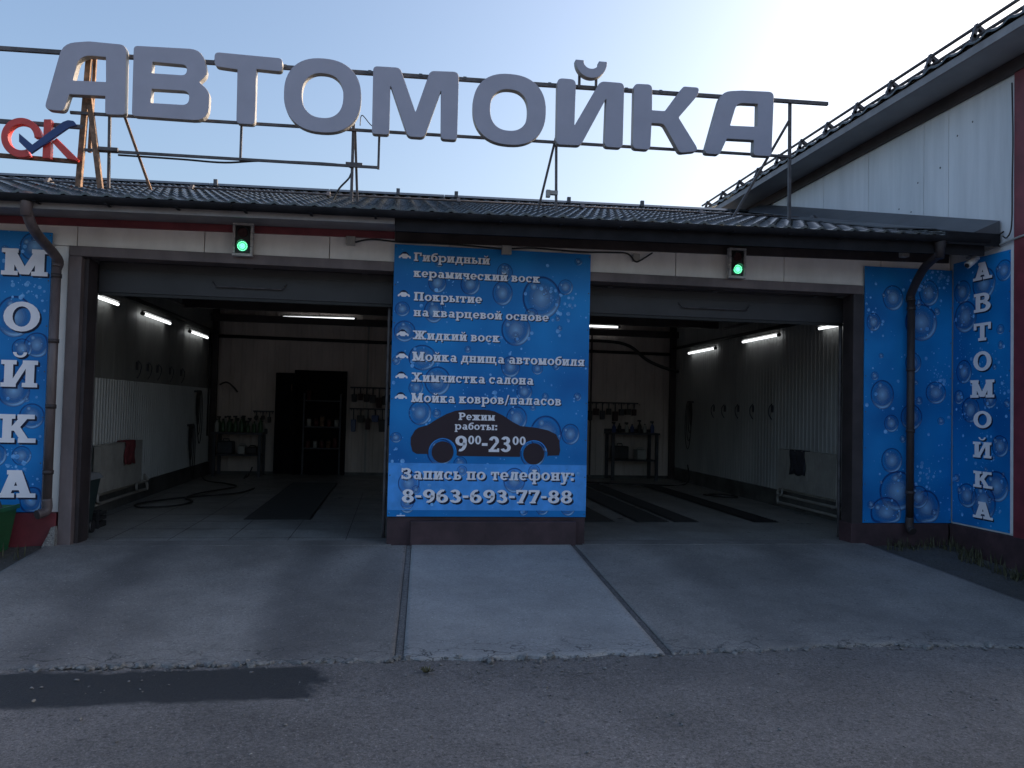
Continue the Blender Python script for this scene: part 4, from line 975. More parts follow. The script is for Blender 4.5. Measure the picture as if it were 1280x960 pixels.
# ================================================================== TRAFFIC SIGNALS
def signal(x0, z0, label):
    t = thing('traffic_light', label, 'traffic light', (x0+.1, -.12, z0), 'traffic lights over the bays')
    W, Hh = .205, .348; x1, z1 = x0+W, z0+Hh; y0, y1 = -.125, -.045
    bm = bmesh.new(); abox(bm, x0+.03, x1-.03, y0+.012, y1, z0+.028, z1-.028); link('housing', bm, M['black'], t, bevel=.006)
    bm = bmesh.new()
    abox(bm, x0, x1, y0, y1-.01, z0, z0+.028); abox(bm, x0, x1, y0, y1-.01, z1-.026, z1)
    for xa in (x0, x1-.026):
        z = z0+.030
        for k in range(4):
            abox(bm, xa, xa+.026, y0, y1-.01, z, z+.068); z += .073
    link('white_surround', bm, M['white'], t, bevel=.003).data.materials[0] = M['boxgrey2']
    cx = (x0+x1)/2
    for nm, cz, m in (('red_lens', z1-.102, 'redlens'), ('green_lens', z0+.102, 'led')):
        bm = bmesh.new(); bmesh.ops.create_cone(bm, cap_ends=True, segments=28, radius1=.052, radius2=.05, depth=.012, matrix=Matrix.Translation((cx, y0+.006, cz)) @ Matrix.Rotation(R(90), 4, 'X'))
        if m == 'led':
            L_ = link(nm, bm, M['ledbase'], t); bm = bmesh.new()
            for rr, n in ((0, 1), (.013, 6), (.026, 12), (.046, 18)):
                for k in range(n):
                    a = 2*math.pi*k/n; bmesh.ops.create_icosphere(bm, subdivisions=1, radius=.0062, matrix=Matrix.Translation((cx+rr*math.cos(a), y0-.003, cz+rr*math.sin(a))))
            o = link('led_cluster', bm, M['leddot'], L_)
            o.location = -worldloc(L_)*0
        else: link(nm, bm, M[m], t)
        bm = bmesh.new()     # visor hood
        n = 12; A = []
        for k in range(n+1):
            a = R(-5+190*k/n); A.append([bm.verts.new((cx+q*math.cos(a), yy, cz+q*math.sin(a))) for q, yy in ((.060, y0+.01), (.060, y0-.06*(.35+.65*max(0, math.sin(a)))), (.056, y0-.06*(.35+.65*max(0, math.sin(a)))), (.056, y0+.01))])
        for k in range(n):
            for q in range(4): bm.faces.new([A[k][q], A[k+1][q], A[k+1][(q+1) % 4], A[k][(q+1) % 4]])
        bmesh.ops.recalc_face_normals(bm, faces=bm.faces); link('visor', bm, M['black'], t)
    return t
M['boxgrey2'] = mat('dirty_white_surround', (.50, .48, .47), .55, var=.15, scale=25)
M['ledbase'] = mat('green_lens_glow', (.01, .30, .12), .3, var=0, emit=(.0, .55, .22), es=.22)
s1 = signal(-1.725, 3.018, 'green lit two-lamp signal over the left wash bay')
s2 = dup(s1, (5.47, 0, .030), 'green lit two-lamp signal over the right wash bay')

# ================================================================== DOWNPIPES, BOXES, CABLES, CAMERA
def downpipe(label, top, bend, knee, foot, kick, loc, m):
    t = thing('downpipe', label, 'downpipe', loc)
    bm = bmesh.new(); x, y, z = top
    ring = [(.068, z+.06), (.068, z+.01), (.05, z-.05), (.046, z-.16)]
    lathe(bm, x, y, ring[::-1], 14); link('hopper', bm, m, t)
    tube('elbow_pipe', smoothpts([(x, y, z-.10), bend, knee, (knee[0], knee[1], knee[2]-.10)], 5), .048, m, t, 14)
    tube('pipe', [(knee[0], knee[1], knee[2]-.09), foot], .043, m, t, 14)
    for k in range(4):
        zz = knee[2]-.18-k*(knee[2]-foot[2]-.2)/3.4; bm = bmesh.new(); lathe(bm, knee[0], knee[1], [(.050, zz-.02), (.050, zz+.02)], 14); link('clamp', bm, M['darkframe'], t)
    tube('outlet_pipe', smoothpts([(foot[0], foot[1], foot[2]+.02), (foot[0], foot[1], foot[2]-.10), kick], 5), .047, m, t, 14)
    return t
downpipe('brown downpipe between the МОЙКА banner and the left bay', (-3.44, -.76, 3.33), (-3.43, -.60, 3.07), (-3.415, -.12, 2.90), (-3.415, -.12, .46), (-3.47, -.20, .33), (-3.42, -.12, 0), M['pipe'])
dp2 = downpipe('dark downpipe in front of the plain blue banner at right', (5.92, -.76, 3.42), (5.95, -.45, 3.20), (6.035, -.12, 2.97), (6.035, -.12, .30), (6.035, -.18, .16), (6.03, -.12, 0), M['darkframe'])
def jbox(x, z, label, w_=.10, h_=.10):
    t = thing('junction_box', label, 'junction box', (x, -.03, z), 'junction boxes above the bays'); box('lid', x-w_/2, x+w_/2, -.066, -.056, z-h_/2, z+h_/2, M['boxgrey'], t, bevel=.004); box('base', x-w_/2+.005, x+w_/2-.005, -.055, -.002, z-h_/2+.005, z+h_/2-.005, M['boxgrey'], t); return t
jbox(-.52, 3.25, 'grey junction box just left of the central banner top')
jbox(2.66, 3.235, 'grey junction box just right of the central banner top', .08, .09)
jb = jbox(1.165, 3.23, 'grey junction box on the top edge of the central banner', .11, .10); jb.location.y -= .06
tag(tube('cable', smoothpts([(-.47, -.07, 3.235), (-.3, -.075, 3.275), (0, -.075, 3.262), (.4, -.075, 3.268), (.8, -.075, 3.262), (1.11, -.11, 3.24)]), .010, M['cable'], None, 6), 'black cable sagging over the left half of the central banner top', 'cable')
tag(tube('cable', smoothpts([(1.22, -.11, 3.25), (1.5, -.075, 3.275), (2.0, -.075, 3.262), (2.35, -.075, 3.275), (2.55, -.075, 3.27), (2.64, -.07, 3.19), (2.70, -.07, 3.20), (2.85, -.05, 3.30)]), .010, M['cable'], None, 6), 'black cable sagging over the right half of the central banner top', 'cable')
def dome(x, y, z, label):
    t = thing('dome_sensor', label, 'sensor', (x, y, z)); bm = bmesh.new(); bmesh.ops.create_uvsphere(bm, u_segments=16, v_segments=10, radius=.036, matrix=Matrix.Translation((x, y, z-.02)))
    link('lens', bm, M['flash'], t, smooth=True); bm = bmesh.new(); lathe(bm, x, y, [(.045, z-.005), (.045, z+.03)], 16); link('mount', bm, M['boxgrey'], t)
dome(1.155, -.42, 3.375, 'small grey dome sensor under the eave above the central banner')
dome(2.98, -.42, 3.405, 'small grey dome sensor under the eave between banner and right signal')
t = thing('security_camera', 'small white tube camera under the eave at the right corner', 'camera', (6.5, -.5, 3.3))
c0 = Vector((6.56, -.530, 3.352)); c1 = Vector((6.43, -.545, 3.250))
tube('camera_body', [c0, c1], .040, M['white'], t, 16); tube('camera_lens', [c1, c1+(c1-c0).normalized()*.012], .026, M['black'], t, 16)
tube('bracket', [c0, (6.61, -.53, 3.40), (6.645, -.53, 3.43)], .013, M['white'], t, 8)
t = thing('floodlight', 'small grey lamp fitting under the eave above the plain blue banner', 'lamp', (5.82, -.35, 3.38))
box('lamp_body', 5.78, 5.87, -.32, -.24, 3.36, 3.46, M['boxgrey'], t, bevel=.01); box('arm', 5.60, 5.78, -.30, -.26, 3.43, 3.46, M['boxgrey'], t)
tag(tube('cable', smoothpts([(6.63, -.25, 3.47), (6.62, -.6, 3.49), (6.62, -.72, 3.53), (6.62, -.86, 3.58)]), .009, M['cable'], None, 6), 'short black cable stub on the white wall above the side banner', 'cable')
tag(tube('conduit', smoothpts([(6.62, -.30, 3.39), (6.62, -.7, 3.43), (6.61, -1.1, 3.47), (6.60, -1.6, 3.49)]), .013, M['boxgrey'], None, 8), 'pale conduit along the top of the side wall banner', 'conduit')
tag(tube('cable', smoothpts([(6.61, -.985, 5.2), (6.61, -1.0, 4.6), (6.612, -.99, 4.1), (6.61, -.985, 3.62), (6.61, -.92, 3.50), (6.61, -.86, 3.53)]), .008, M['cable'], None, 6), 'thin black cable running down beside the burgundy corner trim', 'cable')

# ================================================================== INSIDE THE BAYS
def lamp(p, q, label):
    p, q = Vector(p), Vector(q); t = thing('fluorescent_lamp', label, 'lamp', (p+q)/2, 'fluorescent lamps inside the bays')
    tube('tube', [p, q], .020, M['tube'], t, 10); d = (q-p).normalized()
    for a in (p-d*.05, q): tube('end_cap', [a, a+d*.05], .030, M['black'], t, 10)
    up_ = Vector((0, 0, .055)); bm = bmesh.new(); n_ = Vector((-d.y, d.x, 0))*.03
    hexa(bm, [p-n_+up_*.6, q-n_+up_*.6, q+n_+up_*.6, p+n_+up_*.6], [p-n_+up_, q-n_+up_, q+n_+up_, p+n_+up_]); bmesh.ops.recalc_face_normals(bm, faces=bm.faces); link('reflector', bm, M['boxgrey'], t)
    return t
lamp((-3.70, 1.30, 2.76), (-3.70, 2.50, 2.76), 'nearest lamp on the left bay wall, half cut off by the door')
lamp((-3.70, 3.57, 2.76), (-3.70, 4.94, 2.76), 'middle lamp of the three on the left bay wall')
lamp((-3.70, 6.23, 2.75), (-3.70, 7.54, 2.75), 'farthest lamp on the left bay wall')
lamp((6.17, .95, 2.78), (6.17, 2.14, 2.78), 'nearest lamp on the right bay wall, half cut off by the jamb')
lamp((6.17, 3.40, 2.80), (6.17, 4.70, 2.79), 'middle lamp of the three on the right bay wall')
lamp((6.17, 5.95, 2.77), (6.17, 7.32, 2.76), 'farthest lamp on the right bay wall')
lamp((-2.36, 8.20, 3.07+.22), (-.90, 8.20, 3.31), 'long level lamp high on the back wall of the left bay')
lamp((3.45, 8.20, 3.36), (4.85, 8.20, 3.36), 'level lamp at the back, partly hidden by the central banner')

def radiator(xw, sgn, y0, y1, z0, z1, label, cat='radiator'):
    t = thing('radiator', label, cat, (xw, (y0+y1)/2, z0), 'panel radiators'); xa, xb = sorted((xw+sgn*.05, xw+sgn*.14))
    bm = bmesh.new(); n = int((y1-y0)/.05); pts = []
    for i in range(n):
        for f, d in ((0, 0), (.3, .006), (.6, .006), (.9, 0)): pts.append((y0+(y1-y0)*(i+f)/n, d))
    pts.append((y1, 0)); xf = xw+sgn*.14
    A = [bm.verts.new((xf+sgn*d, y, z0)) for y, d in pts]; B = [bm.verts.new((xf+sgn*d, y, z1)) for y, d in pts]
    for i in range(len(pts)-1): bm.faces.new([A[i], A[i+1], B[i+1], B[i]])
    bm.normal_update(); link('front_panel', bm, M['rad'], t)
    box('body', xa, xb-.004 if sgn > 0 else xb, y0, y1, z0+.01, z1-.01, M['rad'], t, bevel=.006)
    box('top_grille', min(xw+sgn*.04, xw+sgn*.145), max(xw+sgn*.04, xw+sgn*.145), y0, y1, z1-.008, z1+.008, M['rad'], t)
    for y in (y0+.05, y1-.05):
        tube('valve_pipe', smoothpts([(xw+sgn*.10, y, z0+.02), (xw+sgn*.10, y, z0-.10), (xw+sgn*.08, y+.15, z0-.14)], 4), .018, M['boxgrey'], t, 8)
    return t
radiator(XL, 1, 1.95, 3.55, .30, .90, 'cream panel radiator on the left bay wall under a red towel')
radiator(XR, -1, 1.55, 3.22, .33, .94, 'cream panel radiator on the right bay wall under a dark cloth')
for (xa, z, yy, label) in ((XL+.05, .30, (1.9, 4.0), 'pair of pale water pipes under the left radiator'), (XR-.05, .24, (.8, 3.3), 'pair of pale water pipes under the right radiator')):
    t = thing('water_pipes', label, 'pipes', (xa, yy[0], z-.1)); sg_ = 1 if xa < 0 else -1
    for k in range(2): tube('pipe', smoothpts([(xa, yy[0], z-.12*k-.04), (xa, yy[1]-.2, z-.12*k-.04), (xa+sg_*.05, yy[1], z-.12*k-.02), (xa-sg_*.03, yy[1]+.1, z+.05)], 4), .022, M['rad'], t, 8)
def towel(xw, sgn, y0, y1, ztop, drop, m, label):
    bm = bmesh.new(); n = 12; rows = 9; prof = [(.03, -.16)]+[(.05, 0.012)]+[(.15, .012)]+[(.165, -drop*k/5) for k in range(1, 6)]; V = []
    for i in range(n+1):
        y = y0+(y1-y0)*i/n; V.append([bm.verts.new((xw+sgn*(d+.010*math.sin(i*1.1+j)), y+.02*math.sin(j*.8), ztop+z+.012*math.sin(i*.9)*(j > 3))) for j, (d, z) in enumerate(prof)])
    for i in range(n):
        for j in range(len(prof)-1): bm.faces.new([V[i][j], V[i+1][j], V[i+1][j+1], V[i][j+1]])
    o = link('towel', bm, m, smooth=True); so = o.modifiers.new('thick', 'SOLIDIFY'); so.thickness = .012; return tag(o, label, 'towel')
towel(XL, 1, 2.75, 3.15, .905, .30, M['towel_red'], 'red towel over the left bay radiator')
towel(XR, -1, 2.38, 2.82, .945, .36, M['towel_dark'], 'dark cloth over the right bay radiator')

# work benches against the back wall
def bench(x0, x1, ztop, zmid, label):
    t = thing('workbench', label, 'workbench', ((x0+x1)/2, 8.0, 0), 'workbenches'); y0, y1 = 7.75, 8.35
    box('bench_top', x0, x1, y0, y1, ztop-.04, ztop, M['bench'], t, bevel=.004)
    box('lower_shelf', x0+.05, x1-.05, y0+.04, y1-.04, zmid-.025, zmid, M['bench'], t)
    for x in (x0+.03, x1-.09):
        for y in (y0+.02, y1-.08): box('leg', x, x+.06, y, y+.06, 0, ztop-.042, M['bench'], t)
    box('rear_rail', x0, x1, y1-.02, y1, ztop+.002, ztop+.07, M['bench'], t)
    return t
bench(-3.62, -2.62, .885, .44, 'dark steel workbench crowded with green bottles in the left bay')
bench(4.62, 5.72, 1.03, .44, 'dark steel workbench in the far corner of the right bay')
def bottle(x, y, z, r, h_, m, label, grp, spray=False):
    t = thing('spray_bottle' if spray else 'bottle', label, 'bottle', (x, y, z), grp)
    bm = bmesh.new(); lathe(bm, x, y, [(r*.9, z), (r, z+.015), (r, z+h_*.62), (r*.45, z+h_*.80), (r*.36, z+h_*.88)], 10); link('bottle_body', bm, m, t)
    bm = bmesh.new(); lathe(bm, x, y, [(r*.42, z+h_*.885), (r*.42, z+h_)], 8)
    if spray: abox(bm, x-.05, x+.03, y-.012, y+.012, z+h_, z+h_+.035)
    link('cap', bm, M['black'], t)
rb = random.Random(11)
for i in range(16):
    x = -3.55+(i % 8)*.122; y = 7.92 if i < 8 else 8.14
    bottle(x, y, .885, .040+.012*rb.random(), .20+.12*rb.random(), M['bottle_g'] if rb.random() < .75 else M['bottle_w'], ORD[i % 8]+' bottle from the left in the '+('front' if i < 8 else 'rear')+' row on the left workbench', 'bottles on the left workbench', rb.random() < .4)
for i in range(7):
    bottle(4.75+i*.145, 8.0+.08*(i % 2), 1.03, .045, .18+.08*rb.random(), M[('bottle_b', 'black', 'bottle_w')[i % 3]] , ORD[i]+' bottle from the left on the dark workbench of the right bay', 'bottles on the right workbench', i % 2 == 0)
def canister(x0, x1, z0, h_, m, label, y0=7.85, y1=8.15):
    t = thing('canister', label, 'canister', ((x0+x1)/2, (y0+y1)/2, z0)); box('canister_body', x0, x1, y0, y1, z0, z0+h_*.85, m, t, bevel=.02)
    xm = (x0+x1)/2; tube('handle', [(xm-.06, (y0+y1)/2, z0+h_*.84), (xm-.05, (y0+y1)/2, z0+h_), (xm+.05, (y0+y1)/2, z0+h_), (xm+.06, (y0+y1)/2, z0+h_*.84)], .012, m, t, 6)
canister(-3.52, -3.22, .445, .30, M['bench'], 'dark canister on the lower shelf of the left workbench')
canister(-3.12, -2.98, .445, .20, M['bottle_w'], 'pale small canister on the lower shelf of the left workbench')
canister(-2.95, -2.75, .445, .17, M['black'], 'black low canister at the right end of the left workbench shelf')
canister(4.72, 5.05, .445, .34, M['black'], 'black canister on the lower shelf of the right workbench')
canister(5.25, 5.45, .445, .26, M['bottle_w'], 'pale canister on the lower shelf of the right workbench')

# double steel door in the back wall: left leaf open, shelving behind
t = thing('steel_door', 'dark steel double door in the back wall of the left bay, one leaf open', 'door', (-1.7, 8.35, 0))
bm = bmesh.new(); abox(bm, -2.10, -2.03, 8.32, 8.39, 0, 2.2); abox(bm, -1.09, -1.02, 8.32, 8.39, 0, 2.2); abox(bm, -2.03, -1.09, 8.32, 8.39, 2.13, 2.2); link('door_frame', bm, M['darkdoor'], t)
box('door_leaf', -2.47, -2.06, 8.24, 8.30, .03, 2.13, M['darkdoor'], t, bevel=.005)
tube('handle', [(-2.14, 8.20, 1.75), (-2.14, 8.20, 1.90)], .010, M['brasslit'] if 'brasslit' in M else M['rust'], t, 8)
box('doorway_back', -2.03, -1.09, 8.376, 8.388, .0, 2.13, M['darkdoor'], t)
t = thing('shelving', 'dim shelves of red and brown cans standing in the dark doorway', 'shelves', (-1.56, 8.3, 0))
for z in (.55, 1.0, 1.55): box('shelf', -1.90, -1.12, 8.24, 8.36, z, z+.025, M['bench'], t)
for x in (-1.90, -1.15): box('upright', x, x+.03, 8.25, 8.35, 0, 1.72, M['bench'], t)
for i in range(11):
    x = -1.80+(i % 5)*.14+.03*rb.random(); z = (.575, 1.025, 1.575)[i//5 if i < 10 else 2]
    t = thing('can', ORD[i % 5]+' can from the left on the '+('bottom', 'middle', 'top')[i//5]+' shelf in the dark doorway', 'can', (x, 8.30, z), 'cans on the doorway shelves'); bm = bmesh.new(); hh = .12+.10*rb.random(); lathe(bm, x, 8.29, [(.045, z), (.045, z+hh)], 10); link('can_body', bm, M[('bottle_r', 'bottle_w', 'bottle_r', 'rust')[i % 4]], t)
    bm = bmesh.new(); lathe(bm, x, 8.29, [(.030, z+hh+.001), (.030, z+hh+.03)], 10); link('lid', bm, M['black'], t)
# racks with hung gear
def rack(x0, x1, z, label):
    t = thing('wall_rack', label, 'rack', ((x0+x1)/2, 8.35, z), 'wall racks'); box('rail', x0, x1, 8.33, 8.36, z, z+.03, M['bench'], t)
    for i in range(int((x1-x0)/.12)+1): tube('hook', [(x0+.04+i*.12, 8.335, z), (x0+.04+i*.12, 8.27, z-.03), (x0+.04+i*.12, 8.25, z+.01)], .006, M['steel'], t, 6)
rack(-.95, .05, 1.85, 'upper wall rack with dark brushes right of the steel door'); rack(-.95, .05, 1.40, 'lower wall rack with dark gear right of the steel door')
rack(-2.92, -2.50, 1.30, 'short wall rack between left workbench and steel door'); rack(4.05, 5.4, 1.66, 'long wall rack above the right workbench')
def brush(x, z, w_, h_, m, label, grp):
    t = thing('hanging_brush', label, 'brush', (x, 8.26, z), grp); tube('handle', [(x, 8.27, z), (x, 8.26, z-h_*.5)], .014, M['bench'], t, 6)
    bm = bmesh.new(); hexa(bm, [(x-w_*.4, 8.20, z-h_), (x+w_*.4, 8.20, z-h_), (x+w_*.45, 8.31, z-h_), (x-w_*.45, 8.31, z-h_)], [(x-w_*.5, 8.22, z-h_*.45), (x+w_*.5, 8.22, z-h_*.45), (x+w_*.5, 8.30, z-h_*.45), (x-w_*.5, 8.30, z-h_*.45)])
    link('bristle_head', bm, m, t, bevel=.01)
for i in range(7): brush(-.86+i*.13, 1.85, .10+.05*rb.random(), .24+.18*rb.random(), M[('bench', 'maroon', 'black')[i % 3]], ORD[i]+' brush from the left on the upper rack right of the steel door', 'gear hung on the upper rack')
for i in range(6): brush(-.86+i*.15, 1.40, .10+.06*rb.random(), .2+.3*rb.random(), M[('bottle_b', 'black', 'maroon')[i % 3]], ORD[i]+' tool from the left on the lower rack right of the steel door', 'gear hung on the lower rack')
for i in range(3): brush(-2.84+i*.13, 1.30, .07, .16+.06*rb.random(), M['black'], ORD[i]+' small tool from the left on the short rack beside the workbench', 'gear hung on the short rack')
for i in range(9): brush(4.12+i*.145, 1.66, .10+.04*rb.random(), .2+.22*rb.random(), M[('bench', 'black', 'maroon')[i % 3]], ORD[i]+' tool from the left on the long rack above the right workbench', 'gear hung on the long rack')
tag(tube('hose_gun', smoothpts([(-3.6, 8.32, 1.85), (-3.45, 8.25, 1.90), (-3.3, 8.2, 1.80), (-3.22, 8.2, 1.70)]), .018, M['cable'], None, 8), 'curved black lance on the back wall above the left workbench', 'spray lance')
# clips on the side walls
def clips(xw, sgn, ys_, z, label, grp):
    for i_, y in enumerate(ys_):
        t = thing('wall_clip', ORD[i_]+' '+label, 'clip', (xw+sgn*.03, y, z), grp)
        tube('clip_arm', smoothpts([(xw+sgn*.02, y, z+.12), (xw+sgn*.07, y, z+.05), (xw+sgn*.04, y+.06, z-.06), (xw+sgn*.02, y, z-.14)], 4), .008, M['bench'], t, 6)
        box('clip_plate', min(xw, xw+sgn*.022), max(xw, xw+sgn*.022), y-.025, y+.025, z-.02, z+.10, M['bench'], t)
clips(XL, 1, (3.6, 4.1, 4.6, 5.3, 6.0), 1.95, 'clip from the left in the row on the left bay wall', 'clips on the left wall')
clips(XR, -1, (6.1, 5.6, 5.0, 4.4, 3.7), 1.55, 'clip from the left in the row on the right bay wall', 'clips on the right wall')
# coiled hoses on the side walls
def hang_hose(xw, sgn, y, z, label):
    t = thing('coiled_hose', label, 'hose', (xw, y, z)); box('hook', min(xw, xw+sgn*.12), max(xw, xw+sgn*.12), y-.03, y+.03, z-.02, z+.02, M['bench'], t)
    for k in range(4):
        w_ = .07+.03*k; h_ = .50+.17*k; pts = [(xw+sgn*(.06+.02*k), y+w_*math.sin(a), z+.02-h_/2+h_/2*math.cos(a)) for a in [2*math.pi*i/24 for i in range(25)]]
        tube('coil', pts, .008, M['cable'], t, 6)
    return t
hang_hose(XL, 1, 7.0, 1.68, 'black hose coiled on a hook near the back of the left wall'); hang_hose(XL, 1, 6.55, 1.05, 'lower black hose loops on the left wall beside the workbench'); hang_hose(XR, -1, 7.2, 1.72, 'black hose coiled on a hook near the back of the right wall')
def fhose(pts, label): tag(tube('floor_hose', smoothpts(pts, 8), .013, M['cable'], None, 8), label, 'hose')
fhose([(-3.6, 6.9, .30), (-3.5, 6.8, .03), (-3.0, 6.2, .022), (-2.7, 5.6, .022), (-3.05, 4.6, .022), (-3.1, 3.9, .022), (-2.9, 3.5, .022), (-3.0, 3.0, .022), (-3.4, 2.8, .022), (-3.55, 3.2, .022), (-3.2, 3.9, .022), (-2.5, 4.6, .022), (-2.35, 5.4, .022)], 'black hose snaking over the left bay floor')
fhose([(6.1, 7.1, .4), (6.0, 6.9, .03), (5.2, 6.6, .022), (4.3, 6.9, .022), (3.6, 7.2, .022), (3.0, 7.3, .022)], 'black hose across the far floor of the right bay')
fhose([(5.55, 4.9, .022), (5.75, 4.6, .022), (6.0, 4.5, .022), (6.05, 4.8, .022), (5.8, 5.0, .022), (5.6, 4.8, .03), (5.7, 4.55, .03)], 'small black hose loop on the right bay floor')
fhose([(-2.95, 8.0, .022), (-2.85, 7.2, .022), (-2.7, 6.8, .12), (-2.62, 6.7, .28)], 'black lance end standing up from the floor by the left workbench')
tag(tube('ceiling_hose', smoothpts([(2.4, 8.1, 3.02), (4.0, 8.0, 3.02), (4.9, 7.8, 2.95), (5.4, 7.7, 2.6), (5.9, 7.7, 2.42), (6.15, 7.9, 2.40)]), .035, M['cable'], None, 8), 'thick black hose looping down from the ceiling to the right corner', 'hose')

# bin and box by the left jamb
t = thing('wheeled_bin', 'dark green wheeled bin with a grey lid behind the left door jamb', 'bin', (-3.520, .62, 0))
bm = bmesh.new(); hexa(bm, [(-3.690, .50, .03), (-3.330, .50, .03), (-3.330, .80, .03), (-3.690, .80, .03)], [(-3.770, .44, .60), (-3.255, .44, .60), (-3.255, .86, .60), (-3.770, .86, .60)]); link('bin_body', bm, M['bin'], t, bevel=.01)
bm = bmesh.new(); hexa(bm, [(-3.790, .42, .602), (-3.230, .42, .602), (-3.230, .90, .602), (-3.790, .90, .602)], [(-3.750, .46, .665), (-3.270, .46, .665), (-3.270, .86, .665), (-3.750, .86, .665)]); link('lid', bm, M['binlid'], t, bevel=.01)
for y in (.55, .78): tube('wheel', [(-3.34, y, .07), (-3.29, y, .07)], .07, M['black'], t, 14)
t = thing('plastic_crate', 'low black crate on the floor behind the wheeled bin', 'crate', (-3.45, 1.2, 0))
bm = bmesh.new()
for k in range(3): abox(bm, -3.58, -3.34, 1.07, 1.09, .02+k*.06, .06+k*.06); abox(bm, -3.58, -3.34, 1.31, 1.33, .02+k*.06, .06+k*.06); abox(bm, -3.36, -3.34, 1.09, 1.31, .02+k*.06, .06+k*.06)
link('side', bm, M['black'], t); box('base', -3.58, -3.34, 1.07, 1.33, 0, .015, M['black'], t)
for x in (-3.58, -3.36): box('corner_post', x, x+.03, 1.05, 1.068, 0, .22, M['black'], t)
# green bucket at the far left with its black handle
t = thing('green_tub', 'green plastic tub with a black handle below the МОЙКА banner', 'tub', (-3.9, -.42, 0))
gz = -.01
bm = bmesh.new(); hexa(bm, [(-4.16, -.56, gz), (-3.73, -.56, gz), (-3.73, -.18, gz), (-4.16, -.18, gz)], [(-4.22, -.62, gz+.43), (-3.675, -.62, gz+.43), (-3.675, -.14, gz+.43), (-4.22, -.14, gz+.43)])
for f in [f for f in bm.faces if f.normal.z > .9 or all(v.co.z > .4 for v in f.verts)]: bm.faces.remove(f)
o = link('tub_body', bm, M['green'], t); so = o.modifiers.new('thick', 'SOLIDIFY'); so.thickness = .015
box('contents', -4.19, -3.71, -.59, -.17, gz+.33, gz+.37, M['towel_dark'], t)
bm = bmesh.new(); abox(bm, -4.235, -3.66, -.635, -.625, gz+.40, gz+.44); abox(bm, -3.668, -3.656, -.625, -.13, gz+.40, gz+.44); link('rim', bm, M['green'], t)
tube('handle', smoothpts([(-4.2, -.40, gz+.40), (-4.05, -.42, gz+.60), (-3.85, -.42, gz+.63), (-3.75, -.42, gz+.55), (-3.69, -.42, gz+.40)]), .016, M['cable'], t, 8)
# broken concrete lump at the foot of the left frame
bm = bmesh.new(); hexa(bm, [(-3.46, -.14, -.05), (-3.33, -.12, -.05), (-3.335, .0, -.05), (-3.45, -.02, -.05)], [(-3.375, -.09, .19), (-3.345, -.08, .20), (-3.34, -.04, .20), (-3.37, -.045, .185)])
bmesh.ops.subdivide_edges(bm, edges=bm.edges, cuts=2, use_grid_fill=True)
for v in bm.verts: v.co += Vector((.01*nz(v.co.x, v.co.z, 20), .01*nz(v.co.y, v.co.z, 20, 1), .012*nz(v.co.x, v.co.y, 20, 2)))
tag(link('concrete_lump', bm, M['chipconc']), 'broken wedge of concrete at the foot of the left brown door frame', 'concrete')

# rubble, chips and weeds
def chips(name, places, m, seed):
    rr = random.Random(seed); bm = bmesh.new()
    for x, y, z, r in places:
        mt = Matrix.Translation((x, y, z)) @ Matrix.Rotation(rr.uniform(0, 6.28), 4, 'Z') @ Matrix.Rotation(rr.uniform(-.4, .4), 4, 'X') @ Matrix.Diagonal((r*rr.uniform(.8, 1.7), r*rr.uniform(.6, 1.1), r*rr.uniform(.35, .7), 1))
        d = bmesh.ops.create_icosphere(bm, subdivisions=1, radius=1, matrix=mt)
        for v in d['verts']: v.co += Vector([rr.uniform(-.22, .22)*r for _ in range(3)])
    o = link(name, bm, m); o['kind'] = 'stuff'; return o
rr = random.Random(5); pl = []
for _ in range(420):
    x = rr.uniform(-5.5, 6.8); k = rr.random(); y = ragged(x)-.02+rr.gauss(0, .045); pl.append((x, y, -.276+.0*k, .004+.017*rr.random()**3))
for _ in range(170):
    x = rr.gauss(-1.6, .5) if rr.random() < .4 else rr.uniform(-4, 5.5); y = ragged(x)-.005+rr.gauss(0, .02); pl.append((x, y, -.272, .014+.026*rr.random()**2))
chips('concrete_chips', pl, M['stone'], 1)['label'] = 'broken concrete chips along the lower ramp edge'
pl = []
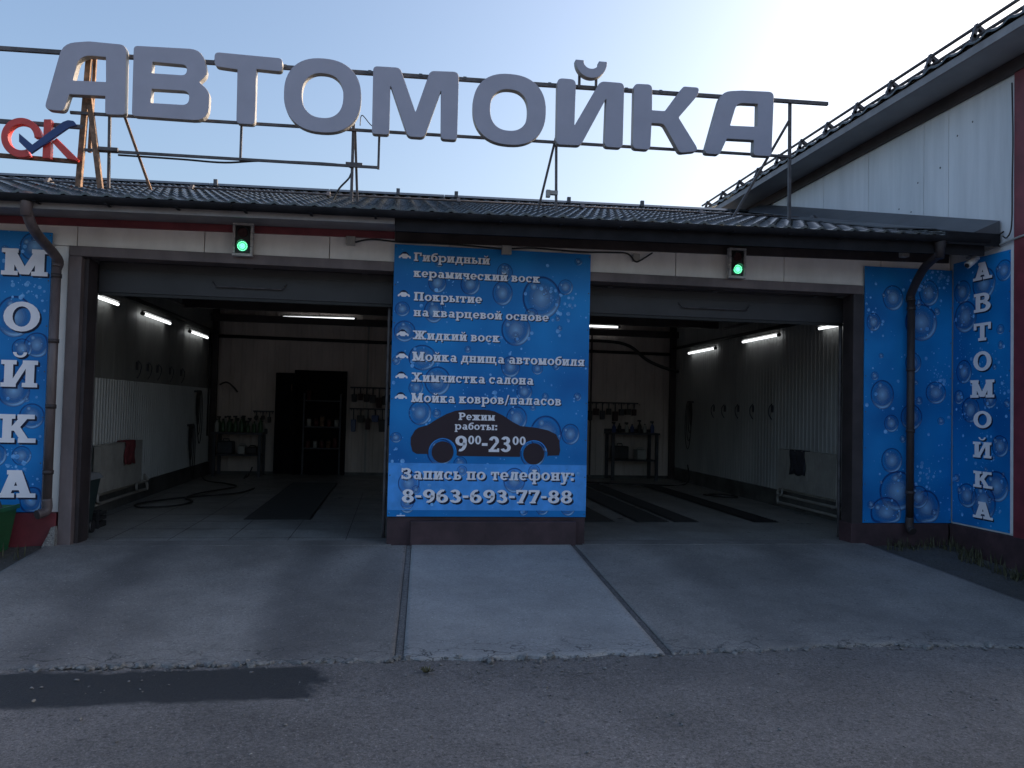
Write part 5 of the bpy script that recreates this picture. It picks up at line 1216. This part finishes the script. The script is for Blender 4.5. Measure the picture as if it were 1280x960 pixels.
for _ in range(1500):
    x = rr.uniform(-6, 7); y = rr.uniform(-7.8, -3.1)
    pl.append((x, y, -.278, .003+.010*rr.random()**3))
for _ in range(260):
    x = rr.gauss(1.0, .5); y = -3.25+rr.gauss(0, .16); pl.append((x, min(y, -3.08), -.277, .003+.009*rr.random()**3))
chips('loose_gravel', pl, M['stone'], 2)['label'] = 'scattered small gravel on the asphalt'
bm = bmesh.new()
for tx, ty, n in [(rr.uniform(5.65, 6.6), rr.uniform(-.35, -.08), rr.randint(5, 12)) for _ in range(16)]+[(rr.uniform(6.3, 6.6), rr.uniform(-2.2, -.2), rr.randint(6, 16)) for _ in range(34)]+[(rr.uniform(-4.4, -3.5), rr.uniform(-.7, -.1), 6) for _ in range(10)]:
    for _ in range(n):
        x, y = tx+rr.gauss(0, .03), ty+rr.gauss(0, .03); z = rampz(y)-.035; a = rr.uniform(0, 6.28); hgt = rr.uniform(.05, .19); l = rr.uniform(.01, .09); wd = rr.uniform(.003, .008)
        dx, dy = math.cos(a), math.sin(a); p = []
        for k, f in enumerate((0, .5, 1)):
            c = Vector((x+dx*l*f*f, y+dy*l*f*f, z+hgt*f*(1-.15*f))); q = Vector((-dy, dx, 0))*wd*(1, .8, .05)[k]; p += [bm.verts.new(c-q), bm.verts.new(c+q)]
        bm.faces.new([p[0], p[1], p[3], p[2]]); bm.faces.new([p[2], p[3], p[5], p[4]])
o = link('weeds', bm, M['weed'], mats=None); o['kind'] = 'stuff'; o['label'] = 'dry weeds growing along the foot of the walls'
tuft = bmesh.new()
for k in range(26):
    a = rr.uniform(0, 6.28); l = rr.uniform(.02, .05); x, y, z = .26, -3.30, -.275
    p = [tuft.verts.new((x+dxx, y+dyy, z+dz)) for dxx, dyy, dz in ((0, 0, 0), (l*math.cos(a)-.006, l*math.sin(a), .012), (l*1.5*math.cos(a), l*1.5*math.sin(a), .02+.02*rr.random()), (l*math.cos(a)+.006, l*math.sin(a)+.005, .012))]
    tuft.faces.new(p)
tag(link('weed_tuft', tuft, M['weed']), 'small dry weed clump on the asphalt just below the ramp', 'weed')
